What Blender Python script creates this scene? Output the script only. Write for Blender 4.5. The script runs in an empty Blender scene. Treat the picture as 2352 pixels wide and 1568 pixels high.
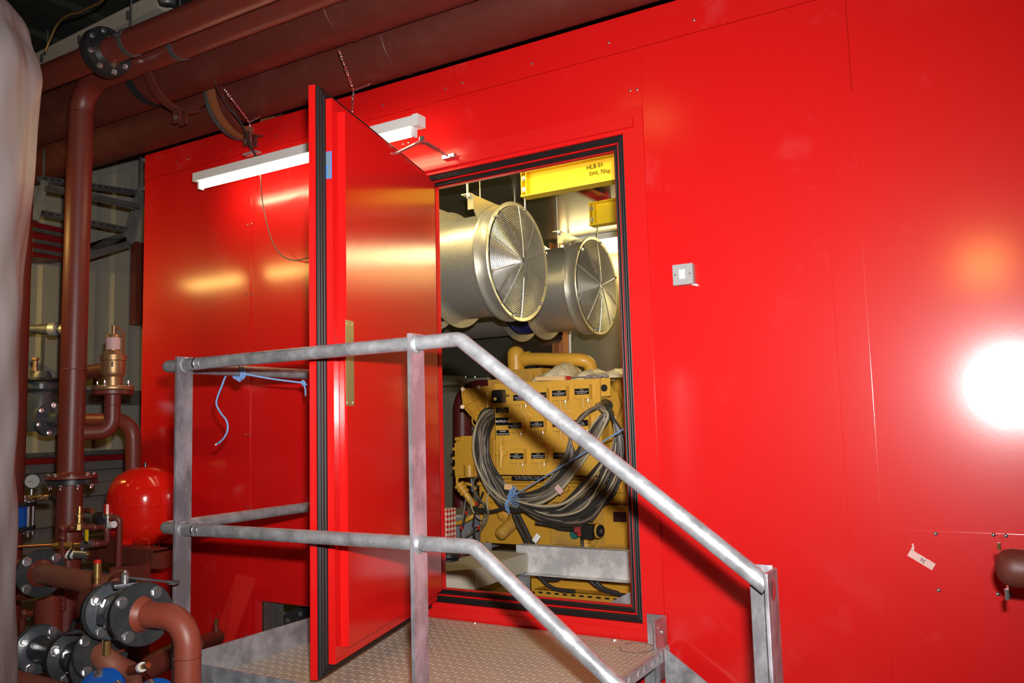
import bpy, bmesh, math, random
from mathutils import Vector as V, Matrix, Quaternion
random.seed(7)
PI = math.pi
C = bpy.context.scene.collection

# ---------------------------------------------------------------- camera
FPX = 1912.46
YAW, PITCH, ROLL = .53404502, .09762673, -.02702404
CAM = V((0, -3.4, 0))
def cam_axes():
    ca, sa = math.cos(YAW), math.sin(YAW)
    f = V((-sa, ca, 0)); r = V((ca, sa, 0)); u = V((0, 0, 1))
    cb, sb = math.cos(PITCH), math.sin(PITCH)
    f2 = f*cb + u*sb; u2 = u*cb - f*sb
    cc, sc = math.cos(ROLL), math.sin(ROLL)
    return r*cc + u2*sc, u2*cc - r*sc, f2
CR, CU, CF = cam_axes()
cd = bpy.data.cameras.new('camera'); co = bpy.data.objects.new('camera', cd); C.objects.link(co)
cd.sensor_width = 36; cd.lens = 36*FPX/2352; cd.clip_start = .05; cd.clip_end = 60
m = Matrix((CR, CU, -CF)).transposed().to_4x4(); m.translation = CAM
co.matrix_world = m
bpy.context.scene.camera = co

# ---------------------------------------------------------------- world, exposure, lights
sc = bpy.context.scene
sc.view_settings.view_transform = 'Standard'; sc.view_settings.look = 'None'
sc.view_settings.gamma = 1; sc.view_settings.exposure = 0; sc.view_settings.use_curve_mapping = False
w = bpy.data.worlds.new('world'); sc.world = w; w.use_nodes = True
w.node_tree.nodes['Background'].inputs[0].default_value = (.9, .85, .75, 1)
w.node_tree.nodes['Background'].inputs[1].default_value = .016
def lamp(name, kind, loc, energy, col, aim=None, **kw):
    l = bpy.data.lights.new(name, kind); l.energy = energy; l.color = col
    for k, v in kw.items(): setattr(l, k, v)
    o = bpy.data.objects.new(name, l); C.objects.link(o); o.location = loc
    if aim is not None: o.rotation_euler = (V(aim)-V(loc)).to_track_quat('-Z', 'Y').to_euler()
    return o
# the flash on top of the camera
lamp('camera_flash', 'AREA', CAM + CU*.165 + CR*.05 + CF*.02, 68, (1, .97, .95), aim=CAM + CF*5 + CU*.165 + CR*.05, shape='RECTANGLE', size=.075, size_y=.045, spread=math.radians(100))
# high bay lamps of the hall, out of view: sodium yellow
# warm twin batten of the hall, hanging beyond the jacket, seen only as streaks on the red wall
lamp('hall_batten', 'AREA', (-5.42, -1.4, 1.27), 13, (1, .66, .17), aim=(-5.42, 1.0, -.3), shape='RECTANGLE', size=1.45, size_y=.045, spread=math.radians(140))
lamp('hall_lamp_behind', 'AREA', (-.10, -5.0, 1.28), 13, (1, .42, .08), aim=(-.10, 0, 1.0), shape='DISK', size=.32)
lamp('hall_lamp', 'AREA', (-2.6, -3.6, 2.7), 3, (1, .55, .16), aim=(-2.6, -3.4, 0), shape='DISK', size=.45)
lamp('hall_lamp_far', 'AREA', (-5.3, -3.4, 2.7), 3, (1, .6, .22), aim=(-5.0, -3.0, 0), shape='DISK', size=.45)

# ---------------------------------------------------------------- pixel to place
def ray(px, py): return CR*((px-1176)/FPX) - CU*((py-784)/FPX) + CF
def P(px, py, d): return CAM + ray(px, py)*d
def at(px, py, Y):
    r = ray(px, py); return CAM + r*((Y-CAM.y)/r.y)
def atx(px, py, X):
    r = ray(px, py); return CAM + r*((X-CAM.x)/r.x)
def atz(px, py, Z):
    r = ray(px, py); return CAM + r*((Z-CAM.z)/r.z)

# ---------------------------------------------------------------- materials
def mat(name, col, rough=.5, metal=0, coat=0, noise=None, bump=0, bscale=40, emit=None, estr=1, spec=.5, trans=0, alpha=1, nscale=8, rnoise=0, stretch=None, crough=.12):
    m = bpy.data.materials.new(name); m.use_nodes = True; nt = m.node_tree; b = nt.nodes['Principled BSDF']
    b.inputs['Base Color'].default_value = (*col, 1); b.inputs['Roughness'].default_value = rough
    b.inputs['Metallic'].default_value = metal; b.inputs['Specular IOR Level'].default_value = spec
    if coat: b.inputs['Coat Weight'].default_value = coat; b.inputs['Coat Roughness'].default_value = crough
    if trans: b.inputs['Transmission Weight'].default_value = trans
    if alpha < 1: b.inputs['Alpha'].default_value = alpha
    if emit: b.inputs['Emission Color'].default_value = (*emit, 1); b.inputs['Emission Strength'].default_value = estr
    tc = nt.nodes.new('ShaderNodeTexCoord'); mp = nt.nodes.new('ShaderNodeMapping')
    nt.links.new(tc.outputs['Object'], mp.inputs[0])
    if stretch: mp.inputs['Scale'].default_value = stretch
    if noise or rnoise:
        n = nt.nodes.new('ShaderNodeTexNoise'); n.inputs['Scale'].default_value = nscale; n.inputs['Detail'].default_value = 6
        n.inputs['Roughness'].default_value = .65
        nt.links.new(mp.outputs[0], n.inputs['Vector'])
        if noise:
            r = nt.nodes.new('ShaderNodeValToRGB'); r.color_ramp.elements[0].position = noise[1]; r.color_ramp.elements[1].position = noise[2]
            r.color_ramp.elements[0].color = (*col, 1); r.color_ramp.elements[1].color = (*noise[0], 1)
            nt.links.new(n.outputs['Fac'], r.inputs[0]); nt.links.new(r.outputs[0], b.inputs['Base Color'])
        if rnoise:
            mr = nt.nodes.new('ShaderNodeMapRange'); mr.inputs['To Min'].default_value = rough-rnoise; mr.inputs['To Max'].default_value = rough+rnoise
            mr.inputs['From Min'].default_value = .3; mr.inputs['From Max'].default_value = .7
            nt.links.new(n.outputs['Fac'], mr.inputs[0]); nt.links.new(mr.outputs[0], b.inputs['Roughness'])
    if bump:
        n2 = nt.nodes.new('ShaderNodeTexNoise'); n2.inputs['Scale'].default_value = bscale; n2.inputs['Detail'].default_value = 4
        nt.links.new(mp.outputs[0], n2.inputs['Vector'])
        bp = nt.nodes.new('ShaderNodeBump'); bp.inputs['Strength'].default_value = bump; bp.inputs['Distance'].default_value = .01
        nt.links.new(n2.outputs['Fac'], bp.inputs['Height']); nt.links.new(bp.outputs[0], b.inputs['Normal'])
    return m
M = {}
M['red'] = mat('red_panel_paint', (.64, .007, .007), .16, coat=.32, crough=.4, noise=((.66, .05, .06), .60, .95), nscale=3.2, bump=.004, bscale=60)
M['red_fac'] = mat('red_trim_paint', (.64, .010, .010), .28)
M['red_door'] = mat('red_door_paint', (.64, .009, .008), .15, bump=.02, bscale=14)
M['vessel'] = mat('red_vessel_enamel', (.78, .012, .006), .14, coat=.4)
M['oxide'] = mat('red_oxide_primer', (.155, .026, .017), .42, noise=((.13, .034, .025), .45, .75), nscale=14, bump=.05, bscale=90)
M['oxide_old'] = mat('red_oxide_dull', (.105, .020, .013), .5, noise=((.14, .04, .03), .5, .8), nscale=6, bump=.05, bscale=60)
M['oxide_dusty'] = mat('red_oxide_dusty', (.24, .06, .035), .6, noise=((.20, .10, .065), .4, .8), nscale=9, bump=.06, bscale=90)
M['galv'] = mat('galvanised_steel', (.34, .35, .37), .42, .62, noise=((.58, .60, .63), .35, .65), nscale=16, bump=.05, bscale=160, rnoise=.1)
M['galv_post'] = mat('galvanised_flat_bar', (.34, .33, .36), .36, .68, noise=((.64, .62, .68), .42, .60), nscale=9, bump=.03, bscale=90, rnoise=.08, stretch=(1, 1, .5))
M['galv_dark'] = mat('weathered_galvanised_steel', (.085, .09, .092), .5, .4, noise=((.14, .145, .145), .4, .7), nscale=12)
M['galv_light'] = mat('chalky_galvanised_steel', (.50, .52, .53), .5, .3, noise=((.74, .75, .75), .45, .6), nscale=9, bump=.04)
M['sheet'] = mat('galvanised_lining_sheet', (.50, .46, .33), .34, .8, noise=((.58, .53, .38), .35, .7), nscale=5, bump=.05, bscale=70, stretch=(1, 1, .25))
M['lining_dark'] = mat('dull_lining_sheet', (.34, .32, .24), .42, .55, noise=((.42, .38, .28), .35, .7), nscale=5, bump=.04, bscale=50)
M['duct'] = mat('spiral_duct_steel', (.52, .51, .46), .36, .8, noise=((.62, .61, .54), .3, .7), nscale=50, bump=.08, bscale=220)
M['wire'] = mat('zinc_wire', (.72, .70, .62), .3, .85)
M['rim'] = mat('zinc_rim', (.66, .62, .48), .34, .8, noise=((.72, .68, .5), .4, .7), nscale=14)
M['chrome'] = mat('bright_zinc', (.78, .78, .80), .2, .95)
M['steel'] = mat('satin_steel', (.5, .5, .5), .3, .9)
M['rubber'] = mat('black_rubber', (.006, .006, .0065), .5)
M['black'] = mat('black_plastic', (.012, .012, .013), .35)
M['soot_shade'] = mat('dark_void', (.008, .008, .008), .9)  # soot of the burnt pipe end; elsewhere the painted shade of holes
M['cast'] = mat('grey_cast_iron_paint', (.045, .055, .065), .33, noise=((.075, .08, .085), .45, .75), nscale=12, bump=.06, bscale=60)
M['blackflange'] = mat('black_flange_paint', (.018, .020, .022), .36, noise=((.045, .045, .043), .5, .8), nscale=14, bump=.04)
M['blue'] = mat('blue_enamel', (.006, .09, .42), .35)
M['darkblue'] = mat('dark_blue_fabric', (.006, .014, .11), .55)
M['brass'] = mat('brass', (.55, .36, .13), .28, .9)
M['bronze'] = mat('bronze_body', (.42, .25, .12), .42, .75, bump=.08, bscale=120)
M['copper'] = mat('copper', (.62, .26, .14), .3, .9)
M['yellow'] = mat('yellow_beam_paint', (.86, .60, .01), .38)
M['cat'] = mat('machine_yellow_paint', (.58, .30, .030), .38, noise=((.44, .24, .05), .52, .85), nscale=5, bump=.03, bscale=40)
M['cat_panel'] = mat('yellow_panel_paint', (.64, .36, .045), .42, noise=((.56, .33, .07), .5, .85), nscale=4)
M['cat_dirty'] = mat('dusty_yellow_paint', (.50, .27, .035), .5, noise=((.34, .2, .06), .45, .8), nscale=7, bump=.04)
M['white'] = mat('white_enamel', (.72, .72, .70), .35)
M['cream'] = mat('cream_casing', (.36, .33, .27), .5)
M['wall_grey'] = mat('grey_green_cladding', (.25, .25, .21), .5, noise=((.29, .285, .24), .3, .7), nscale=3, bump=.02)
M['wall_low'] = mat('dark_grey_cladding', (.13, .125, .12), .5, noise=((.17, .155, .15), .3, .7), nscale=4)
M['darkred'] = mat('dark_red_trim', (.16, .006, .008), .4)
M['roof'] = mat('dark_roof_deck', (.02, .022, .018), .7, noise=((.035, .037, .03), .3, .7), nscale=3)
M['floor'] = mat('dusty_concrete', (.17, .15, .13), .75, noise=((.11, .1, .09), .3, .7), nscale=2)
M['jacket'] = mat('silver_grey_jacket', (.235, .22, .205), .5, noise=((.27, .26, .26), .35, .7), nscale=1.6, bump=.12, bscale=5)
M['dust'] = mat('dusty_grey_metal', (.36, .33, .26), .6, .15, noise=((.42, .36, .25), .35, .7), nscale=5)
M['dusttop'] = mat('dusty_grey_box', (.40, .37, .30), .62, 0, noise=((.46, .38, .24), .4, .75), nscale=4)
M['tread'] = mat('dusty_checker_plate', (.50, .45, .39), .46, .2, noise=((.52, .43, .30), .42, .72), nscale=4, rnoise=.1)
M['rope'] = mat('blue_nylon_rope', (.22, .42, .80), .6, bump=.6, bscale=300)
M['cab_black'] = mat('black_cable', (.030, .027, .024), .42)
M['cab_grey'] = mat('grey_cable', (.22, .20, .165), .45)
M['cab_beige'] = mat('beige_cable', (.42, .36, .23), .45)
M['cab_brown'] = mat('brown_dusty_cable', (.15, .12, .085), .5)
M['tape'] = mat('pink_masking_tape', (.78, .50, .46), .7)
M['ink'] = mat('dark_ink', (.05, .04, .09), .6)
M['blackink'] = mat('black_ink', (.025, .012, .004), .7, spec=.1)
M['whiteink'] = mat('white_lettering', (.75, .75, .75), .5)
M['plate'] = mat('black_name_plate', (.008, .008, .008), .3)
M['mirrorbrass'] = mat('pale_brass_plate', (.60, .52, .24), .3, .7)
M['sticker'] = mat('silver_blue_sticker', (.15, .22, .30), .5)
M['stickerblue'] = mat('sticker_blue_print', (.03, .22, .85), .5)
M['bubble'] = mat('bubble_wrap', (.62, .54, .36), .28, bump=.8, bscale=60)
M['glove'] = mat('mauve_glove', (.30, .24, .24), .8)
M['wood'] = mat('pale_timber', (.72, .47, .22), .6)
M['redplastic'] = mat('red_plastic', (.45, .012, .01), .3)
M['green'] = mat('green_disc', (.006, .10, .075), .7, spec=.2)
M['rust'] = mat('brown_primer', (.22, .075, .025), .55)
M['pink'] = mat('pink_label', (.62, .40, .40), .6)
M['dial'] = mat('dial_face', (.34, .35, .33), .5)
M['tube_on'] = mat('lit_tube', (1, 1, 1), .5, emit=(1, .82, .48), estr=26)
M['tube_in'] = mat('lit_tube_warm', (1, 1, 1), .5, emit=(1, .80, .38), estr=13)
# red and white diamonds of the cardboard carton
def diamond():
    m = mat('diamond_print_card', (.7, .62, .5), .6); nt = m.node_tree; b = nt.nodes['Principled BSDF']
    tc = nt.nodes.new('ShaderNodeTexCoord'); mp = nt.nodes.new('ShaderNodeMapping'); mp.inputs['Rotation'].default_value = (0, PI/4, 0)
    mp.inputs['Scale'].default_value = (46, 0, 46); mp.inputs['Location'].default_value = (0, .5, 0); ck = nt.nodes.new('ShaderNodeTexChecker'); ck.inputs['Scale'].default_value = 1
    ck.inputs['Color1'].default_value = (.62, .54, .42, 1); ck.inputs['Color2'].default_value = (.50, .02, .02, 1)
    sx = nt.nodes.new('ShaderNodeSeparateXYZ'); ad = nt.nodes.new('ShaderNodeMath'); cx = nt.nodes.new('ShaderNodeCombineXYZ')
    nt.links.new(tc.outputs['Object'], sx.inputs[0]); nt.links.new(sx.outputs[0], ad.inputs[0]); nt.links.new(sx.outputs[1], ad.inputs[1]); nt.links.new(ad.outputs[0], cx.inputs[0]); nt.links.new(sx.outputs[2], cx.inputs[2])
    nt.links.new(cx.outputs[0], mp.inputs[0]); nt.links.new(mp.outputs[0], ck.inputs[0]); nt.links.new(ck.outputs[0], b.inputs[0])
    return m
M['diamond'] = diamond()

# ---------------------------------------------------------------- mesh helpers
W = {}
def worigin(o): return W.get(o.name, V((0, 0, 0)))
def basis(d):
    d = V(d).normalized(); a = V((0, 0, 1)) if abs(d.z) < .9 else V((1, 0, 0))
    u = d.cross(a).normalized(); v = d.cross(u).normalized(); return u, v, d
class B:
    def __init__(s): s.bm = bmesh.new(); s.wn = False
    def face(s, pts):
        vs = [s.bm.verts.new(p) for p in pts]; s.bm.faces.new(vs); return vs
    def box(s, c, size, R=None, bev=0):
        t = bmesh.new(); bmesh.ops.create_cube(t, size=1)
        for v in t.verts: v.co = V((v.co.x*size[0], v.co.y*size[1], v.co.z*size[2]))
        if bev: s.wn = True; bmesh.ops.bevel(t, geom=t.edges[:], offset=bev, segments=2, profile=.7, affect='EDGES')
        for v in t.verts: v.co = (R @ v.co if R else v.co) + V(c)
        s._merge(t); return s
    def bx(s, x0, x1, y0, y1, z0, z1, bev=0):
        return s.box(((x0+x1)/2, (y0+y1)/2, (z0+z1)/2), (abs(x1-x0), abs(y1-y0), abs(z1-z0)), None, bev)
    def _merge(s, t):
        me = bpy.data.meshes.new('t'); t.to_mesh(me); s.bm.from_mesh(me); t.free(); bpy.data.meshes.remove(me)
    def rings(s, rings, cap=True, closed=False, close_u=True):
        rs = [[s.bm.verts.new(p) for p in r] for r in rings]; n = len(rs[0]); k = len(rs)
        for i in range(k if closed else k-1):
            a, b = rs[i], rs[(i+1) % k]
            for j in range(n if close_u else n-1): s.bm.faces.new((a[j], a[(j+1) % n], b[(j+1) % n], b[j]))
        if cap and not closed:
            s.bm.faces.new(rs[0][::-1]); s.bm.faces.new(rs[-1])
        return s
    def cyl(s, p0, p1, r, r2=None, n=24, cap=True):
        p0, p1 = V(p0), V(p1); r2 = r if r2 is None else r2; u, v, d = basis(p1-p0)
        def ring(c, q): return [c + u*math.cos(2*PI*i/n)*q + v*math.sin(2*PI*i/n)*q for i in range(n)]
        return s.rings([ring(p0, r), ring(p1, r2)], cap)
    def lathe(s, prof, o, ax, n=32, cap=True, hexa=False):
        o = V(o); u, v, d = basis(ax)
        rg = [[o + d*h + (u*math.cos(2*PI*i/n) + v*math.sin(2*PI*i/n))*max(q, .0002) for i in range(n)] for q, h in prof]
        return s.rings(rg, cap)
    def tube(s, pts, r, n=12, cap=True, closed=False):
        pts = [V(p) for p in pts]; k = len(pts); u = None; rg = []
        for i, p in enumerate(pts):
            a = pts[i-1] if (i or closed) else p; b = pts[(i+1) % k] if (i < k-1 or closed) else p
            d = (b-a).normalized() if (b-a).length > 1e-9 else V((0, 0, 1))
            if u is None: u = basis(d)[0]
            else:
                u = (u - d*u.dot(d)); u = u.normalized() if u.length > 1e-6 else basis(d)[0]
            v = d.cross(u); q = r[i] if isinstance(r, (list, tuple)) else r
            rg.append([p + (u*math.cos(2*PI*j/n) + v*math.sin(2*PI*j/n))*q for j in range(n)])
        return s.rings(rg, cap, closed)
    def torus(s, c, ax, R_, r, n=40, m_=8):
        u, v, d = basis(ax); c = V(c)
        return s.tube([c + (u*math.cos(2*PI*i/n) + v*math.sin(2*PI*i/n))*R_ for i in range(n)], r, m_, closed=True)
    def prism(s, poly, vec):
        poly = [V(p) for p in poly]; vec = V(vec)
        a = [s.bm.verts.new(p) for p in poly]; b = [s.bm.verts.new(p+vec) for p in poly]; n = len(a)
        s.bm.faces.new(a[::-1]); s.bm.faces.new(b)
        for i in range(n): s.bm.faces.new((a[i], a[(i+1) % n], b[(i+1) % n], b[i]))
        return s
    def sphere(s, c, r, sc_=(1, 1, 1), n=16):
        t = bmesh.new(); bmesh.ops.create_uvsphere(t, u_segments=n, v_segments=n//2+2, radius=r)
        for v in t.verts: v.co = V((v.co.x*sc_[0], v.co.y*sc_[1], v.co.z*sc_[2])) + V(c)
        s._merge(t); return s
    def obj(s, name, m, parent=None, smooth=35, m2=None, m2from=0):
        bmesh.ops.recalc_face_normals(s.bm, faces=s.bm.faces[:])
        if parent is None:
            xs = [v.co for v in s.bm.verts]
            o_ = V(((min(v.x for v in xs)+max(v.x for v in xs))/2, (min(v.y for v in xs)+max(v.y for v in xs))/2, min(v.z for v in xs)))
        else: o_ = worigin(parent)
        bmesh.ops.translate(s.bm, verts=s.bm.verts[:], vec=-o_)
        me = bpy.data.meshes.new(name); s.bm.to_mesh(me); s.bm.free()
        if isinstance(m, str): m = M[m]
        me.materials.append(m)
        if m2:
            me.materials.append(M[m2])
            for p in me.polygons[m2from:]: p.material_index = 1
        me.polygons.foreach_set('use_smooth', [True]*len(me.polygons)); me.set_sharp_from_angle(angle=math.radians(smooth))
        o = bpy.data.objects.new(name, me); C.objects.link(o)
        if parent is None: o.location = o_
        else: o.parent = parent
        if s.wn: wn = o.modifiers.new('n', 'WEIGHTED_NORMAL'); wn.keep_sharp = True
        W[o.name] = o_
        return o
def fillet(pts, r, seg=8):
    pts = [V(p) for p in pts]; out = [pts[0]]
    for i in range(1, len(pts)-1):
        p, a, b = pts[i], pts[i-1], pts[i+1]
        d1, d2 = (a-p), (b-p); rr = r[i-1] if isinstance(r, (list, tuple)) else r
        ang = d1.angle(d2); t = min(rr/math.tan(ang/2), d1.length*.49, d2.length*.49)
        A, Bb = p+d1.normalized()*t, p+d2.normalized()*t
        rad = t*math.tan(ang/2); bis = (d1.normalized()+d2.normalized()).normalized(); c = p + bis*(rad/math.sin(ang/2))
        va, vb = A-c, Bb-c; th = va.angle(vb); 
        for k in range(seg+1):
            f = k/seg; out.append(c + (va*math.sin((1-f)*th) + vb*math.sin(f*th))/math.sin(th))
    out.append(pts[-1]); return out
def spline(pts, n=8):
    pts = [V(p) for p in pts]; out = []
    for i in range(len(pts)-1):
        p0 = pts[max(i-1, 0)]; p1, p2 = pts[i], pts[i+1]; p3 = pts[min(i+2, len(pts)-1)]
        for k in range(n):
            t = k/n; out.append(.5*((2*p1) + (p2-p0)*t + (2*p0-5*p1+4*p2-p3)*t*t + (3*p1-p0-3*p2+p3)*t**3))
    out.append(pts[-1]); return out
def tag(o, label=None, cat=None, group=None, kind=None):
    if label: o['label'] = label
    if cat: o['category'] = cat
    if group: o['group'] = group
    if kind: o['kind'] = kind
    return o
def thing(name, loc, label, cat, group=None):
    o = bpy.data.objects.new(name, None); C.objects.link(o); o.location = V(loc); o.empty_display_size = .05
    W[o.name] = V(loc); return tag(o, label, cat, group)
def struct(b, name, m): return tag(b.obj(name, m), kind='structure')
def copy_tree(o, delta=None, parent=None):
    c = o.copy(); C.objects.link(c); W[c.name] = worigin(o) + (delta or V((0, 0, 0)))
    if parent is not None: c.parent = parent
    elif delta is not None: c.location = o.location + delta
    for ch in list(o.children): copy_tree(ch, delta, c)
    return c
_bolts = {}
def bolt(parent, p, d, r=.010, h=.009, m='chrome', name='bolt', washer=True, stud=0):
    key = (m, washer, stud)
    if key not in _bolts:
        b = B()
        if washer: b.cyl((0, 0, 0), (0, 0, .22), 1.25, n=16)
        b.lathe([(.98, .2), (.98, .85), (.8, 1.0)], (0, 0, 0), (0, 0, 1), n=6)
        if stud: b.cyl((0, 0, .9), (0, 0, .9+stud), .5, n=10)
        me_o = b.obj(name, m); _bolts[key] = me_o.data; bpy.data.objects.remove(me_o)
    o = bpy.data.objects.new(name, _bolts[key]); C.objects.link(o)
    o.rotation_mode = 'QUATERNION'; o.rotation_quaternion = V(d).to_track_quat('Z', 'Y'); o.scale = (r, r, h)
    o.location = V(p) - worigin(parent); o.parent = parent; W[o.name] = V(p); return o
def bolts_ring(parent, c, ax, R_, n, r=.01, h=.009, m='chrome', ph=0, **k):
    u, v, d = basis(ax)
    for i in range(n):
        a = ph + 2*PI*i/n; bolt(parent, V(c) + (u*math.cos(a)+v*math.sin(a))*R_, d, r, h, m, **k)
def text(s, name, m, parent, p, xdir, ydir, size, ext=.0006, align='CENTER', off=0):
    c = bpy.data.curves.new(name, 'FONT'); c.body = s; c.size = size; c.extrude = ext; c.align_x = align; c.align_y = 'CENTER'; c.resolution_u = 3; c.offset = off
    t = bpy.data.objects.new(name+'_t', c); C.objects.link(t); bpy.context.view_layer.update()
    me = bpy.data.meshes.new_from_object(t); bpy.data.objects.remove(t); bpy.data.curves.remove(c)
    x = V(xdir).normalized(); z = x.cross(V(ydir)).normalized(); y = z.cross(x)
    R = Matrix((x, y, z)).transposed().to_4x4(); R.translation = V(p) - worigin(parent); me.transform(R)
    me.materials.clear(); me.materials.append(M[m]); o = bpy.data.objects.new(name, me); C.objects.link(o); o.parent = parent; W[o.name] = worigin(parent); return o

# ================================================================ SETTING
HC = 2.80
Z0 = -1.65                               # hall floor
XL, XR = -4.795, 1.9                     # enclosure front wall
ZT = 1.828
DX0, DX1, DZ0, DZ1 = -2.523, -1.40, -.862, 1.280     # outer edge of door gasket
FX0, FX1, FZ1, FZ0 = -2.60, -1.303, 1.392, -.928
ENC_D = 3.64                             # far lining wall
def slabs(b, xs, zs, y0, y1, skip, bev=.0015, gap=.0012):
    for i in range(len(xs)-1):
        for j in range(len(zs)-1):
            if (i, j) in skip: continue
            b.bx(xs[i]+gap, xs[i+1]-gap, y0, y1, zs[j]+gap, zs[j+1]-gap, bev)
b = B()
HX0, HX1, HZ1 = at(587, 1378, 0).x, -2.66, at(587, 1378, 0).z       # opening low on the wall
SX1, SX2, SX3, SX4 = at(578, 700, 0).x, FX0, FX1, at(1990, 700, 0).x
# main field panels
b.bx(XL, SX1-.001, 0, .05, HZ1, 1.66, .002)
b.bx(XL, HX0, 0, .05, Z0, HZ1-.0006, .0008)
b.bx(SX1+.0006, SX2, 0, .05, HZ1, 1.66, .002)
b.bx(HX1, SX2, 0, .05, Z0, HZ1, .0005)
b.bx(SX2, SX3, 0, .05, FZ1, 1.66, .0012)
b.bx(SX2, SX3, 0, .05, Z0, FZ0, .002)
b.bx(SX3, SX4-.0004, 0, .05, Z0, 1.66, .002)
b.bx(SX4+.0004, XR, 0, .05, Z0, 1.66, .002)
struct(b, 'wall_front', 'red')
b = B()
xs = [XL, at(1043, 170, 0).x, XR]
for i in range(2): b.bx(xs[i]+.001, xs[i+1]-.001, -.003, .05, 1.662, ZT, .0015)
struct(b, 'trim_1', 'red')
# flat cover strips over the joints
b = B()
b.bx(at(568, 700, 0).x, SX1-.006, -.003, -.0002, Z0, 1.655, .001)
struct(b, 'trim_2', 'red')
b = B()
x0, x1 = at(1912, 650, 0).x, at(1988, 650, 0).x
b.bx(x0, x1, -.005, -.0002, Z0, 1.25, .002)
struct(b, 'trim_3', 'red')
# enclosure sides, roof, back, floor
b = B(); b.bx(XL, XL+.05, .05, ENC_D+.1, Z0, ZT); struct(b, 'wall_left', 'red')
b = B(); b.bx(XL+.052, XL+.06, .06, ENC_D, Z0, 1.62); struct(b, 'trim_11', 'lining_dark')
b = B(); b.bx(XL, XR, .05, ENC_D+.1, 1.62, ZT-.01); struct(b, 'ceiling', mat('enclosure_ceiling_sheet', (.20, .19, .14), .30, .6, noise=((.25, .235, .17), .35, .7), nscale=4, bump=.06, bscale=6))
b = B(); b.bx(XL, XR, ENC_D, ENC_D+.1, Z0, 1.62); struct(b, 'wall_back', 'sheet')
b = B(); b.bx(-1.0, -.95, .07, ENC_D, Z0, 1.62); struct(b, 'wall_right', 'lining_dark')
b = B(); b.bx(XL-3.2, XR+1.5, -6, ENC_D+3, Z0-.1, Z0); struct(b, 'floor', 'floor')
# lining behind the red skin
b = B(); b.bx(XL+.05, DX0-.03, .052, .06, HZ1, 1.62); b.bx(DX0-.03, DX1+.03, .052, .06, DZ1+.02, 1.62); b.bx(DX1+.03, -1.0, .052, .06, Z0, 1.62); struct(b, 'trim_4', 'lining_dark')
# door frame moulding on the wall
b = B()
def frame(b, x0, x1, z0, z1, X0, X1, Za, Zb, y0, y1, bev=.002):
    b.bx(X0, x0, y0, y1, Za, Zb, bev); b.bx(x1, X1, y0, y1, Za, Zb, bev); b.bx(x0, x1, y0, y1, z1, Zb, bev); b.bx(x0, x1, y0, y1, Za, z0, bev)
frame(b, DX0, DX1, DZ0, DZ1, FX0, FX1, FZ0, FZ1, -.006, .05, .002)
b.bx(DX0-.04, DX1+.055, -.022, -.006, DZ1+.018, DZ1+.062, .004)
b.bx(FX0, FX1, -.012, -.006, -.92, -.888, .002)
struct(b, 'door_1', 'red_fac')
# stepped lips and gaskets of the frame
def ring_path(x0, x1, z0, z1, y): return [V((x0, y, z0)), V((x1, y, z0)), V((x1, y, z1)), V((x0, y, z1))]
def gasket(name, x0, x1, z0, z1, y, wdt, m, depth=.02, ribs=3):
    b = B()
    frame(b, x0+wdt, x1-wdt, z0+wdt, z1-wdt, x0, x1, z0, z1, y, y+depth, .003)
    if ribs:
        for k in range(ribs):
            q = wdt*(k+.5)/ribs; rr = wdt/ribs*.42
            pts = ring_path(x0+q, x1-q, z0+q, z1-q, y)
            for i in range(4): b.cyl(pts[i], pts[(i+1) % 4], rr, n=8)
    o = b.obj(name, m); return tag(o, kind='structure')
gasket('trim_5', DX0, DX1, DZ0, DZ1, .004, .030, 'rubber')
gasket('trim_6', DX0+.030, DX1-.030, DZ0+.030, DZ1-.030, .010, .006, 'red_fac', .03, 0)
gasket('trim_7', DX0+.036, DX1-.036, DZ0+.036, DZ1-.036, .022, .022, 'rubber', .02, 2)
gasket('trim_8', DX0+.057, DX1-.057, DZ0+.057, DZ1-.057, .028, .005, 'red_fac', .03, 0)
# hall behind: end wall of corrugated cladding, rail, dark lower cladding, roof
XE = -6.3
b = B(); prof = []; y = -4.0
pitch = .30
while y < ENC_D+2.5:
    prof += [(y, 0), (y+.13, 0), (y+.15, .035), (y+.28, .035)]; y += pitch
zlo = atx(75, 1040, XE).z
rg = [[V((XE - d, yy, z)) for yy, d in prof] for z in (zlo, HC)]
b.rings(rg, cap=False, close_u=False); struct(b, 'wall_end', 'wall_grey')
b = B(); z = zlo-.06; prof = []
while z > Z0-.02:
    prof += [(z, 0), (z-.09, 0), (z-.105, .03), (z-.19, .03)]; z -= .205
b.rings([[V((XE-.01-d, yy, zz)) for zz, d in prof] for yy in (-4, ENC_D+2.5)], cap=False, close_u=False); struct(b, 'wall_end_base', 'wall_low')
b = B(); b.bx(XE-.06, XE+.05, -4, 5, zlo-.03, zlo+.0, .004); struct(b, 'trim_9', 'galv_dark')
b = B(); b.bx(XE-.02, XE+.045, -4, 5, zlo-.085, zlo-.04, .004); struct(b, 'trim_10', 'darkred')
b = B(); b.bx(-8, 4, -6, 7, HC, HC+.1)
for k in range(22): b.bx(-8+k*.55, -7.8+k*.55, -6, 7, HC-.05, HC)
struct(b, 'ceiling_hall', 'roof')
b = B(); b.bx(XE, 4, ENC_D+2.4, ENC_D+2.5, Z0, HC); struct(b, 'wall_far', 'wall_low')

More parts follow.
